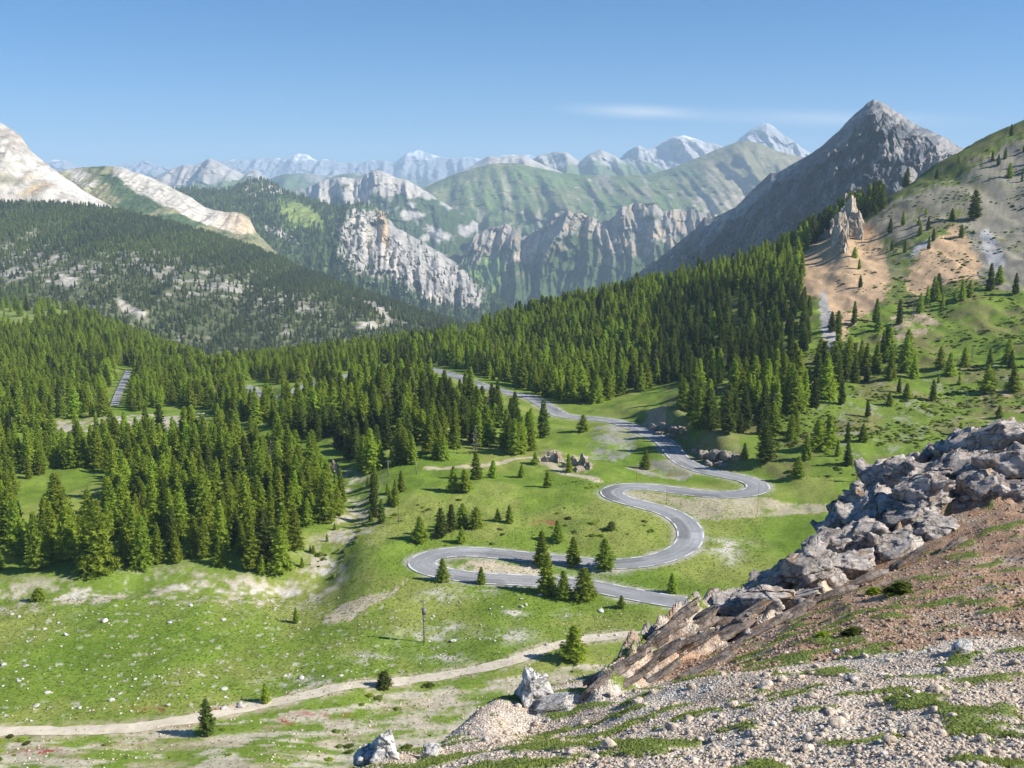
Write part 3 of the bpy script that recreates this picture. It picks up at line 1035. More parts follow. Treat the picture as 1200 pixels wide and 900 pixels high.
def relief_butt(X, S, x, y, px, py, z):
    xw = x + 50 * fbm(x / 260, z / 300, 2, 61) - 0.25 * z
    g = ridged(xw / 190, z / 900, 5, 63, 0.62)
    r = fbm(x / 40, z / 45, 5, 65, 0.6)
    q = ridged(xw / 70, z / 180, 3, 68)
    return (0.5 - g) * 330 + r * 60 + (0.5 - q) * 80, (g - 0.5) * 30 + r * 16


mountain('mountain_cliff', 'line of ochre and grey rock buttresses with wooded feet below the green mountain', [
    [(500, 400, 3500), (900, 390, 3500)],
    [(500, 350, 3900), (600, 340, 3900), (700, 330, 3900), (800, 320, 3900), (900, 320, 3900)],
    [(500, 315, 4500), (545, 292, 4500), (556, 275, 4500), (566, 271, 4500), (578, 266, 4500), (592, 261, 4500), (603, 267, 4500), (612, 280, 4480), (625, 272, 4450), (640, 262, 4420), (650, 250, 4400), (668, 248, 4400), (688, 251, 4420), (702, 259, 4460), (716, 259, 4480), (724, 246, 4480), (742, 238, 4480), (765, 239, 4480), (778, 247, 4500), (800, 246, 4520), (830, 250, 4550), (900, 255, 4600)]],
    500, 900, 330, (20, 110), relief_butt, col_butt, keep=0.6)


# --- big dark pyramid on the right
def pyr_xz(px, py):
    return (px - 1024) * 1.9, (330 - py) * 1.9


def col_pyr(X, S, px, py, st, gx, Y, Z):
    x, z = pyr_xz(px, py)
    n = fbm((0.80 * z - 0.60 * x) / 50, (0.8 * x + 0.6 * z) / 260, 4, 171)
    m = fbm(x / 16, z / 14, 4, 173)
    c = full(X.shape, (0.18, 0.178, 0.178))
    c = mixc3(c, (0.36, 0.33, 0.29), sstep(0.0, 0.35, n + 0.4 * m))
    c = mixc3(c, (0.125, 0.125, 0.128), sstep(0.1, 0.45, -n + 0.5 * m))
    c = mixc3(c, (0.11, 0.125, 0.07), sstep(0.15, 0.45, m * 0.7 + 0.7 * sstep(200, 330, py) - 0.25) * 0.85)
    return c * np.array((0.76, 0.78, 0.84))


def relief_pyr(X, S, x_, y, px, py, z_):
    # ribs that run down to the left, broken by steep gullies
    x, z = pyr_xz(px, py)
    w1 = fbm(x / 110, z / 110, 3, 70)
    g = ridged((0.80 * z - 0.60 * x + 22 * w1) / 95, (0.8 * x + 0.6 * z) / 420, 5, 73, 0.62)
    q = ridged((x + 0.25 * z + 26 * w1) / 60, z / 170, 4, 79, 0.6)
    r = fbm(x / 22, z / 22, 5, 75, 0.65)
    return (0.5 - g) * 330 + (0.5 - q) * 80 + r * 45, (g - 0.5) * 40 + (q - 0.5) * 12 + r * 9


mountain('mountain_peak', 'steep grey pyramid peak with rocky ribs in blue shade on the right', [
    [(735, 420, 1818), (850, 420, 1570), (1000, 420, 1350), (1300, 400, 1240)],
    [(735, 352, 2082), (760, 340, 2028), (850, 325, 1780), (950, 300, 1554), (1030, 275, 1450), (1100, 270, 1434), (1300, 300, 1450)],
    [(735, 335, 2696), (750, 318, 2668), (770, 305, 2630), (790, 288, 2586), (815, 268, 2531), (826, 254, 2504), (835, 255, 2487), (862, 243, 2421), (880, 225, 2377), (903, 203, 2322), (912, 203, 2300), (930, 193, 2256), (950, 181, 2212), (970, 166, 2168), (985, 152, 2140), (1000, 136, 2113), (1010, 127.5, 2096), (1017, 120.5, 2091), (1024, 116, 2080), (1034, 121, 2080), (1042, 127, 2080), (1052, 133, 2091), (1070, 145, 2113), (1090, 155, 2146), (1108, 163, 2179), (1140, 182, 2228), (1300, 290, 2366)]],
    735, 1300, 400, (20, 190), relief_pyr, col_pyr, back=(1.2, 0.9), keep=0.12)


# --- farther ranges
def col_far(rock, green, snow_y, gr_y, seed, sn=0.0):
    def f(X, S, px, py, st, gx, Y, Z):
        n = fbm(X / 500, Z / 320, 5, seed)
        m = fbm(X / 160, Z / 120, 4, seed + 2)
        v = ridged(X / 220 + Z / 400, Z / 500, 4, seed + 4)
        c = full(X.shape, rock) * (0.72 + 0.5 * v[..., None])
        c = mixc3(c, green, sstep(-0.15, 0.25, (py - gr_y) / 14 + 0.7 * n))
        c = mixc3(c, SNOW, sstep(0.15, 0.35, sn + (snow_y - py) / 12 + 0.8 * m + 0.5 * n))
        return c
    return f


def far(label, crest, D, base_y, nc, lam, amp, colour, seed):
    r = [(a, b, D) for a, b in crest]
    a, b = crest[0][0], crest[-1][0]
    return mountain('mountain', label, [[(a, base_y, D * 0.82), (b, base_y, D * 0.82)], r], a, b, nc, (60,),
                    gully(lam, seed, amp, amp * 0.28, 0.3, 0.35), colour, back=(1.08, 0.9), mat=M_FAR, keep=0.25)


far('grey and green mountain with a rounded top behind the wooded shoulder', [(140, 240), (175, 212), (200, 199), (215, 192), (228, 193), (245, 187), (258, 191), (272, 199), (285, 205), (300, 200), (330, 225), (360, 240)], 7200, 262, 110, 420, 330, col_far((0.38, 0.36, 0.335), (0.125, 0.17, 0.075), 60, 216, 181), 83)
far('hazy green mountain foot below the snowy range', [(270, 226), (300, 213), (330, 205), (360, 203), (390, 206), (420, 203), (450, 208), (480, 215), (520, 222), (560, 235)], 8200, 262, 110, 520, 300, col_far((0.30, 0.30, 0.27), (0.12, 0.165, 0.085), 60, 204, 185), 87)
far('pale bare ridge behind the green dome', [(500, 216), (545, 199), (560, 191), (573, 183), (585, 185), (600, 183), (615, 184), (628, 190), (645, 197), (660, 203), (690, 216)], 8000, 240, 90, 380, 260, col_far((0.46, 0.41, 0.35), (0.16, 0.19, 0.09), 60, 230, 191), 89)
far('green and grey twin mountain tops behind the green dome', [(600, 210), (620, 190), (634, 182), (650, 179), (664, 180), (680, 190), (690, 183), (704, 176), (720, 184), (735, 192), (750, 186), (760, 190), (800, 215)], 9000, 240, 120, 420, 380, col_far((0.40, 0.385, 0.34), (0.145, 0.19, 0.085), 50, 194, 195), 91)
far('grey rocky mountain with snow streaks behind the brown hill', [(700, 225), (720, 192), (735, 178), (748, 170), (758, 175), (770, 170), (785, 163), (800, 159), (815, 163), (832, 168), (846, 171), (860, 185), (900, 210)], 9800, 240, 120, 420, 420, col_far((0.42, 0.41, 0.40), (0.17, 0.20, 0.11), 164, 200, 201, -0.1), 93)
far('sharp pale grey peak with snow streaks left of the dark pyramid', [(835, 205), (855, 172), (866, 164), (880, 153), (893, 147), (899, 145), (906, 148), (918, 159), (930, 166), (942, 176), (960, 190), (1000, 205)], 9500, 235, 120, 400, 420, col_far((0.40, 0.40, 0.40), (0.24, 0.24, 0.2), 150, 190, 205, -0.05), 95)
far('long hazy range of snowy peaks on the left horizon', [(20, 210), (45, 195), (60, 187), (75, 187), (90, 196), (120, 200), (150, 193), (168, 187), (182, 193), (200, 198), (230, 196), (262, 190), (275, 185), (292, 188), (310, 186), (330, 185), (342, 183), (352, 180), (362, 182), (372, 188), (390, 187), (400, 192), (425, 191), (450, 188), (462, 190), (478, 180), (488, 176), (496, 177), (510, 183), (520, 184), (535, 188), (550, 183), (568, 188), (590, 183), (620, 181), (640, 186), (700, 210)], 15000, 236, 330, 480, 620, col_far((0.30, 0.31, 0.345), (0.15, 0.19, 0.14), 190, 214, 211, -0.22), 97)

# ------------------------------------------------------------------ trees
def conifer(seed, H, Rm, nb, kind, leaf, core=0.55, bare=0.06):
    """returns (crown mesh data, trunk mesh data); kind 'larch' soft cone, 'pine' narrow and ragged, 'bush' low"""
    g = np.random.default_rng(seed)
    V, F, tone = [], [], []
    lean = g.normal(0, 0.01, 2)

    def prof(s):
        if kind == 'pine':
            return np.where(s < 0.25, 0.72 + 1.1 * s, 1.0) * np.clip(1.02 - s, 0, 1) ** 0.58
        if kind == 'bush':
            return np.clip(1.03 - s, 0, 1) ** 0.45
        return np.where(s < 0.12, 0.75 + 2 * s, 1.0) * np.clip(1.02 - s, 0, 1) ** 0.70
    lump = g.uniform(0.6, 1.2, 64)

    def tri(a, b, c, t):
        i = len(V)
        V.extend([a, b, c])
        F.append((i, i + 1, i + 2))
        tone.extend([t, t, t])
    # opaque core that fills the crown, its inner shade put in as dark tone
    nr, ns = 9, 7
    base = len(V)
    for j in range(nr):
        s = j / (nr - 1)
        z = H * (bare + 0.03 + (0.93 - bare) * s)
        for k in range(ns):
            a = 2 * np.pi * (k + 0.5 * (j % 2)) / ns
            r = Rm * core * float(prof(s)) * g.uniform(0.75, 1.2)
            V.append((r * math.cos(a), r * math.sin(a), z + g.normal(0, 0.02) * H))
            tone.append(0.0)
    for j in range(nr - 1):
        for k in range(ns):
            a, b = base + j * ns + k, base + j * ns + (k + 1) % ns
            F.append((a, b, b + ns))
            F.append((a, b + ns, a + ns))
    for q in range(nb):
        s = (q + g.random()) / nb
        s = s ** 1.25
        z0 = H * (bare + (1 - bare) * s)
        ang = q * 2.39996 + g.normal(0, 0.3)
        L = Rm * float(prof(s)) * lump[int((ang * 3.3) % 8) * 8 + int(s * 7.99)] * g.uniform(0.8, 1.12) + 0.03 * H * (1 - s) * 0.3
        up = (0.55 if kind == 'pine' else 0.22) * (0.2 + s) - (0.18 if kind == 'larch' else 0.05) * (1 - s)
        d = np.array([math.cos(ang), math.sin(ang), up + g.normal(0, 0.08)])
        side = np.array([-math.sin(ang), math.cos(ang), 0])
        nt_ = max(3, int(3 + 5 * L / Rm))
        bt = g.uniform(0.1, 1.0)
        for k in range(nt_):
            f = (0.30 + 0.70 * (k + 0.5) / nt_)
            c = np.array([lean[0] * z0, lean[1] * z0, z0]) + d * L * f + np.array([0, 0, -0.10 * L * f * f])
            w = leaf * g.uniform(0.7, 1.3) * (1.15 - 0.5 * f) * (0.65 + 0.5 * (1 - s))
            for sg in (-1, 1):
                e = side * sg * w * g.uniform(0.6, 1.2) + d * w * g.uniform(0.2, 0.9) + np.array([0, 0, g.normal(0, 0.35) * w])
                h = d * w * 0.35 + np.array([0, 0, w * g.uniform(0.15, 0.65)]) * g.choice([-1, 1])
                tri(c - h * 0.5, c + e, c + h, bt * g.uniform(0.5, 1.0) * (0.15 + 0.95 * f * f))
            if k == nt_ - 1:
                tri(c - side * w * 0.4, c + side * w * 0.4, c + d * w * 1.1 + np.array([0, 0, 0.25 * w]), bt)
    # leader
    for k in range(4):
        a = k * 1.57
        tri((0.05 * H * math.cos(a) * 0.5, 0.05 * H * math.sin(a) * 0.5, H * 0.93), (-0.02 * H * math.sin(a), 0.02 * H * math.cos(a), H * 0.92), (0, 0, H * 1.01), 0.7)
    # trunk with a few low limbs
    TV, TF = [], []
    n = 7
    hs = (-0.05, 0.03, 0.3, 0.65, 0.9)
    rs_ = (0.020, 0.014, 0.011, 0.006, 0.002)
    for hh, rr in zip(hs, rs_):
        for k in range(n):
            a = 2 * np.pi * k / n
            TV.append((H * rr * math.cos(a) + lean[0] * hh * H, H * rr * math.sin(a) + lean[1] * hh * H, H * hh))
    for j in range(len(hs) - 1):
        for k in range(n):
            TF.append((j * n + k, j * n + (k + 1) % n, (j + 1) * n + (k + 1) % n))
            TF.append((j * n + k, (j + 1) * n + (k + 1) % n, (j + 1) * n + k))
    for q in range(6):
        ang, z0 = g.uniform(0, 6.28), H * g.uniform(0.06, 0.3)
        d = np.array([math.cos(ang), math.sin(ang), -0.05])
        sd_ = np.array([-math.sin(ang), math.cos(ang), 0]) * H * 0.004
        b0 = np.array([0, 0, z0])
        i = len(TV)
        TV += [tuple(b0 + sd_), tuple(b0 - sd_), tuple(b0 + np.array([0, 0, H * 0.008])), tuple(b0 + d * Rm * 0.6)]
        TF += [(i, i + 1, i + 3), (i + 1, i + 2, i + 3), (i + 2, i, i + 3)]
    return (np.array(V), np.array(F), np.array(tone)), (np.array(TV), np.array(TF))


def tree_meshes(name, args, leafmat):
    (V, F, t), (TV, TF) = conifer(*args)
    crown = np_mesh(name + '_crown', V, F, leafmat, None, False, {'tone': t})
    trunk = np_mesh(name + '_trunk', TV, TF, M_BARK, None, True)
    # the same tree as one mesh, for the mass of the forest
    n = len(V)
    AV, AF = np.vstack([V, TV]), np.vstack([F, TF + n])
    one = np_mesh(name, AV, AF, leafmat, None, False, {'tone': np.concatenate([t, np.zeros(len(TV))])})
    one.materials.append(M_BARK)
    mi = np.zeros(len(AF), np.int32)
    mi[len(F):] = 1
    one.polygons.foreach_set('material_index', mi)
    return crown, trunk, one


PROTO = {'larch': [], 'pine': [], 'bush': []}
for k in range(5):
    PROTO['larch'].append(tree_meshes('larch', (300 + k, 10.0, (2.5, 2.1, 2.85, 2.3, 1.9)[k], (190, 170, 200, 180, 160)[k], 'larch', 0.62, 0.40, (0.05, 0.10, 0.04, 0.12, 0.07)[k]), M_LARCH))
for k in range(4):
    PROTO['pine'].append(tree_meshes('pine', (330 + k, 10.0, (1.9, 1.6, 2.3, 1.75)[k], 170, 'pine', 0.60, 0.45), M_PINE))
FARP = []
M_FARL = foliage_mat('far_larch_needles', (0.15, 0.20, 0.055), (0.36, 0.42, 0.12), 0.45)
M_FARP = foliage_mat('far_pine_needles', (0.10, 0.13, 0.05), (0.24, 0.27, 0.10), 0.4)
M_SNAG, n_, l_, b_ = new_mat('dead_wood', 0.9, 0.1)
b_.inputs['Base Color'].default_value = (0.26, 0.22, 0.19, 1)
SNAG = [tree_meshes('snag', (390 + k, 9.0, 1.3, 34, 'pine', 0.30, 0.03, 0.15), M_SNAG) for k in range(2)]
for k in range(4):
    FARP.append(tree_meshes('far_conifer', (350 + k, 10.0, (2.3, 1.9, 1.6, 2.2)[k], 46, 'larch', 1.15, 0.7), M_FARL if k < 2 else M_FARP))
for k in range(2):
    PROTO['bush'].append(tree_meshes('shrub', (370 + k, 2.0, 1.0, 110, 'bush', 0.26), (M_LARCH, M_PINE)[k]))


class Trees:
    x, y, h, kind, where = [], [], [], [], []


TR = []   # (x, y, height, kind, zone)


def scatter(poly, spacing, hmin, hmax, pine, zone, avoid=(), seed=0, thin=0.0, dmax=2000, clump=30, dmin=0):
    """trees over the ground seen inside a pixel polygon"""
    g = np.random.default_rng(seed)
    P = np.array([hit(a, b) for a, b in poly])
    lo, hi = P.min(0) - 15, P.max(0) + 15
    nx, ny = int((hi[0] - lo[0]) / spacing) + 1, int((hi[1] - lo[1]) / spacing) + 1
    gx, gy = np.meshgrid(np.arange(nx), np.arange(ny))
    x = lo[0] + (gx.ravel() + g.uniform(-0.45, 0.45, nx * ny) + 0.5 * (gy.ravel() % 2)) * spacing
    y = lo[1] + (gy.ravel() + g.uniform(-0.45, 0.45, nx * ny)) * spacing
    ok = (y > max(60, dmin)) & (y < dmax) & (np.abs(x / y) < 0.62)
    x, y = x[ok], y[ok]
    z = ground_z(x, y)
    a, b = to_pix(x, y, z)
    ok = poly_mask(a, b, poly)
    for p in avoid:
        ok &= ~poly_mask(a, b, p)
    for c in (road_c, road2_c, track_c):
        d, _ = curve_dist(x, y, c, np.zeros(len(c)))
        ok &= d > 5.2
    d, _ = curve_dist(x, y, gully_c, np.zeros(len(gully_c)))
    ok &= d > 3
    if thin:
        ok &= (fbm(x / clump, y / clump, 3, 200 + seed) * 0.9 + g.uniform(-0.35, 0.35, len(x))) > thin - 0.5
    x, y = x[ok], y[ok]
    pn = fbm(x / 40, y / 40, 3, 230 + seed) + g.normal(0, 0.25, len(x))
    for i in range(len(x)):
        h = g.uniform(hmin, hmax) * (1 if g.random() > 0.14 else 0.6)
        pz = pine
        if zone == 'ridge':
            a_, b_ = to_pix(x[i], y[i], float(ground_z(x[i], y[i])))
            pz = 0.85 if (a_ > 770 and b_ > 345) else 0.22
        TR.append((x[i], y[i], h * (0.85 if pz > 0.8 else 1), 'pine' if pn[i] < (pz - 0.5) * 1.6 else 'larch', zone))


SEEROAD = [(500, 428), (540, 436), (600, 455), (640, 470), (660, 482), (640, 490), (600, 475), (560, 462), (520, 448), (500, 440)]
scatter([(-120, 690), (0, 672), (100, 672), (140, 664), (200, 668), (250, 660), (300, 678), (345, 665), (355, 640), (395, 612), (405, 585), (390, 560), (350, 535), (300, 515), (240, 508), (150, 512), (60, 520), (-120, 530)],
        4.4, 6.0, 12.2, 0.10, 'near', [[(10, 615), (22, 570), (60, 550), (115, 548), (140, 565), (120, 590), (135, 612), (95, 628), (55, 630)]], 1, 0.2, clump=13)
scatter([(-150, 530), (0, 520), (60, 508), (150, 485), (235, 478), (300, 500), (340, 510), (300, 470), (262, 458), (240, 430), (175, 402), (100, 372), (30, 385), (0, 396), (-150, 400)],
        5.4, 7.5, 12, 0.12, 'left', [[(60, 512), (60, 492), (150, 486), (238, 484), (238, 500)], [(130, 478), (134, 430), (158, 428), (150, 478)]], 2, 0.05)
scatter([(-150, 400), (0, 396), (30, 385), (100, 372), (105, 360), (60, 352), (0, 352), (-150, 352)], 11, 8, 13, 0.2, 'left', (), 3, 0.5)
scatter([(262, 458), (290, 470), (330, 472), (370, 458), (430, 446), (500, 444), (560, 466), (610, 490), (640, 515), (618, 538), (560, 532), (520, 545), (470, 552), (430, 556), (400, 545), (340, 510), (300, 495)],
        4.8, 7, 12, 0.5, 'knoll', [SEEROAD], 4, 0.22, clump=14)
scatter([(262, 458), (240, 432), (300, 427), (400, 415), (550, 398), (600, 374), (700, 352), (750, 340), (850, 320), (900, 302), (940, 285), (935, 300), (945, 340), (955, 395), (935, 425), (880, 440), (840, 452), (790, 448), (740, 462), (700, 474), (650, 472), (590, 450), (520, 428), (470, 424), (430, 430), (370, 443), (320, 455)],
        5.3, 7, 12.5, 0.30, 'ridge', [[(420, 438), (380, 446), (380, 452), (330, 462), (300, 460), (285, 448), (290, 442), (330, 452)]], 5, 0.0)
scatter([(935, 290), (962, 262), (1000, 246), (1030, 236), (1040, 246), (1005, 258), (965, 276), (938, 300)], 6.0, 11, 16, 0.55, 'crest', (), 6, 0.1)
scatter([(790, 500), (800, 470), (840, 455), (890, 444), (935, 428), (960, 425), (1000, 425), (1060, 418), (1085, 430), (1060, 446), (1000, 452), (960, 470), (945, 490), (930, 510), (895, 510), (850, 512), (820, 505)],
        5.0, 8, 12.5, 0.45, 'band', [[(840, 470), (870, 462), (890, 470), (870, 480)], [(925, 440), (955, 425), (975, 432), (940, 450)]], 7, 0.16, clump=16)
scatter([(955, 400), (985, 380), (1040, 365), (1090, 345), (1140, 330), (1150, 345), (1090, 372), (1040, 392), (1000, 400)], 7.0, 6, 10, 0.5, 'slope', (), 8, 0.30, clump=14)
scatter([(1020, 250), (1100, 200), (1200, 150), (1320, 90), (1320, 240), (1200, 270), (1120, 290), (1040, 300)], 13, 4, 8, 0.6, 'slope', (), 9, 0.60, clump=60)
scatter([(880, 520), (1000, 460), (1100, 430), (1250, 400), (1300, 470), (1190, 480), (1050, 510), (1000, 540), (900, 552)], 11, 4, 8, 0.5, 'slope', (), 10, 0.52, clump=22)
scatter([(1090, 430), (1200, 400), (1300, 380), (1300, 440), (1200, 425), (1130, 442)], 7.5, 6, 9.5, 0.5, 'slope', (), 14, 0.34, clump=25)
scatter([(425, 570), (440, 560), (470, 575), (490, 590), (470, 620), (440, 635), (420, 640), (415, 610)], 4.2, 2.5, 7.5, 0.2, 'stream', (), 11, 0.36, clump=9)
scatter([(345, 665), (385, 620), (405, 600), (410, 625), (385, 660), (370, 678)], 3.2, 1.3, 3.8, 0.2, 'stream', (), 12, 0.36, clump=9)
n_wood = len(TR)
# keep the stretches of road that the forest lets through open to view
SEEN = [(a, b) for a, b in ROAD_PX if 425 < b < 470 and a < 625] + [(a + 7, b + 2) for a, b in ROAD_PX if 425 < b < 470 and 500 < a < 625] + [(a + d, b) for a, b in ROAD2_PX for d in (-3, 0, 4)] + [(146, 455), (142, 468)]
SEEN = [q for q in SEEN if not (425 < q[0] < 500)]
SEEN += [(80, 500), (155, 494), (210, 491), (50, 578), (90, 565), (30, 590)]
keep_ = []
for t in TR:
    z = float(ground_z(t[0], t[1]))
    a, b = to_pix(t[0], t[1], z)
    hp = t[2] / t[1] * FPX
    bad = any(abs(a - q[0]) < 0.22 * hp * (0.4 + 0.6 * min(1, (q[1] - b + hp) / hp)) and b - hp * 0.97 < q[1] < b + 1 for q in SEEN)
    if not bad:
        keep_.append(t)
TR[:] = keep_
# trees standing alone: base pixel, height in pixels, kind, label
LONE = [
    (244, 861, 42, 'pine', 'lone dark conifer below the pale dirt track in the lower meadow'),
    (672, 775, 39, 'larch', 'rounded conifer standing beside the dirt track above the white rock'),
    (641, 698, 44, 'larch', 'tall conifer at the lower road edge, first of three in a row'),
    (660, 704, 31, 'larch', 'middle conifer of the three at the lower road edge'),
    (684, 703, 33, 'larch', 'broad conifer at the lower road edge, last of three in a row'),
    (635, 664, 38, 'larch', 'conifer between the two road legs directly behind the row of three'),
    (672, 663, 32, 'larch', 'narrow conifer on the far verge of the lower road bend'),
    (710, 667, 34, 'larch', 'conifer on the verge where the lower road curves up'),
    (519, 684, 26, 'larch', 'small conifer beside the tip of the lower hairpin bend'),
    (564, 685, 19, 'larch', 'round bushy conifer on the verge of the lower hairpin'),
    (788, 692, 22, 'larch', 'small conifer in the grass between road and rocky spur'),
    (450, 805, 18, 'bush', 'round grey green shrub beside the dirt track'),
    (347, 730, 17, 'larch', 'little conifer with long shadow in the meadow by the stream'),
    (312, 823, 22, 'larch', 'young conifer on the upper edge of the dirt track'),
    (654, 634, 24, 'larch', 'conifer on the green rise inside the road loop'),
    (597, 614, 20, 'larch', 'small conifer near the red flowers inside the road loop'),
    (517, 628, 32, 'pine', 'dark narrow pine of the pair on the meadow inside the bends'),
    (528, 622, 30, 'pine', 'second dark narrow pine of the pair on the meadow inside the bends'),
    (542, 617, 26, 'larch', 'light green conifer behind the pair of dark pines'),
    (558, 619, 22, 'larch', 'bushy conifer right of the pair of dark pines'),
    (493, 633, 29, 'larch', 'conifer on the meadow left of the pair of dark pines'),
    (541, 633, 18, 'larch', 'small conifer in front of the pair of dark pines'),
    (583, 612, 14, 'larch', 'tiny conifer beside the red flowers'),
    (531, 576, 28, 'larch', 'conifer of the leaning pair casting a shadow on the upper meadow'),
    (546, 577, 24, 'larch', 'rounder conifer of the pair on the upper meadow'),
    (559, 560, 30, 'larch', 'conifer at the edge of the path below the dark forest'),
    (577, 557, 20, 'larch', 'young conifer beside the path below the dark forest'),
    (642, 570, 19, 'larch', 'lone conifer with shadow above the worn path fork'),
    (611, 556, 15, 'larch', 'small conifer at the bend of the worn path'),
    (627, 545, 14, 'larch', 'small conifer at the pale rock outcrop'),
    (667, 553, 20, 'larch', 'conifer growing against the pale rock outcrop'),
    (683, 508, 19, 'larch', 'round conifer above the grey scree mound'),
    (756, 549, 21, 'larch', 'conifer on the embankment below the upper road'),
    (716, 623, 9, 'bush', 'tiny shrub inside the upper road loop'),
    (728, 714, 14, 'larch', 'little conifer on the near verge of the lower road'),
    (935, 560, 22, 'larch', 'conifer with long shadow above the far hairpin'),
    (897, 545, 44, 'pine', 'dark slender pine standing above the far hairpin'),
    (994, 548, 26, 'pine', 'dark conifer on the slope behind the rocky spur'),
    (872, 542, 18, 'larch', 'small conifer on the cutting above the far hairpin'),
    (960, 526, 34, 'larch', 'tallest conifer of the cluster above the far hairpin'),
    (972, 524, 36, 'larch', 'leafy conifer beside the tallest of the cluster above the far hairpin'),
    (1017, 490, 19, 'pine', 'dark small conifer among white stones on the right slope'),
    (1042, 476, 15, 'larch', 'small conifer on the grassy right slope above the stones'),
    (1062, 470, 17, 'larch', 'round conifer on the grassy right slope'),
    (1011, 518, 20, 'larch', 'conifer below the white stones on the right slope'),
    (1157, 460, 30, 'larch', 'tall conifer with long shadow on the right slope'),
    (1188, 458, 28, 'larch', 'second tall conifer with long shadow on the right slope'),
    (1171, 488, 14, 'larch', 'young conifer on the bare patch of the right slope'),
    (1126, 508, 12, 'larch', 'small round conifer just above the rocky crest'),
    (1008, 338, 16, 'pine', 'dark conifer on the tan slope below the rock pinnacle'),
    (1007, 320, 13, 'larch', 'upper small conifer on the tan slope'),
    (1001, 309, 14, 'larch', 'little conifer close below the rock pinnacle'),
    (975, 390, 26, 'pine', 'dark conifer at the foot of the tan slope'),
    (982, 388, 24, 'pine', 'second dark conifer at the foot of the tan slope'),
    (1062, 210, 24, 'pine', 'tall conifer alone on the upper right hillside'),
    (1142, 258, 36, 'pine', 'tall dark conifer in the gully beside the upper scree'),
    (1160, 342, 34, 'pine', 'dark conifer at the foot of the grey scree chute'),
    (1170, 334, 24, 'larch', 'light conifer beside the grey scree chute'),
    (1100, 345, 28, 'pine', 'dark conifer at the foot of the brown scree fan'),
    (1190, 345, 26, 'pine', 'dark conifer on the grassy shelf below the scree'),
    (45, 700, 14, 'bush', 'round shrub on the bank of the dry stream'),
    (70, 625, 70, 'larch', 'tall larch standing free in front of the small clearing'),
    (115, 670, 80, 'larch', 'biggest broad larch at the meadow edge of the near forest'),
]
for bx_, by_, hp, kd, lb in LONE:
    p = hit(bx_, by_)
    z = float(ground_z(p[0], p[1]))
    dist = p[1] * CP - (z - CAMZ) * SP
    TR.append((p[0], p[1], hp * (0.85 if bx_ > 960 and by_ < 400 else 1.0) * dist / FPX / 0.93, kd, 'lone:' + lb))

ZONE = {'near': ('larch in the dense near stand behind the stony meadow', 'larches of the near stand'),
        'left': ('conifer in the forest filling the far left of the valley', 'conifers of the far left forest'),
        'knoll': ('conifer in the dark stand on the knoll below the road', 'conifers of the knoll'),
        'ridge': ('conifer in the forest climbing the ridge above the road', 'conifers of the ridge forest'),
        'crest': ('conifer on the crest beside the rock pinnacle', 'conifers on the crest'),
        'band': ('conifer in the band of trees above the road cutting', 'conifers above the road cutting'),
        'slope': ('conifer scattered over the open right hillside', 'conifers scattered on the right hillside'),
        'stream': ('young larch along the stony stream', 'young larches by the stream')}
TA = np.array([(t[0], t[1], t[2]) for t in TR])
tz_ = ground_z(TA[:, 0], TA[:, 1])
tpx, tpy = to_pix(TA[:, 0], TA[:, 1], tz_)
inview = (tpx > -30) & (tpx < 1230) & (tpy < 930)
size = TA[:, 2] / TA[:, 1] * inview
lone = np.array([t[4].startswith('lone:') for t in TR])
size[lone] = 1e3
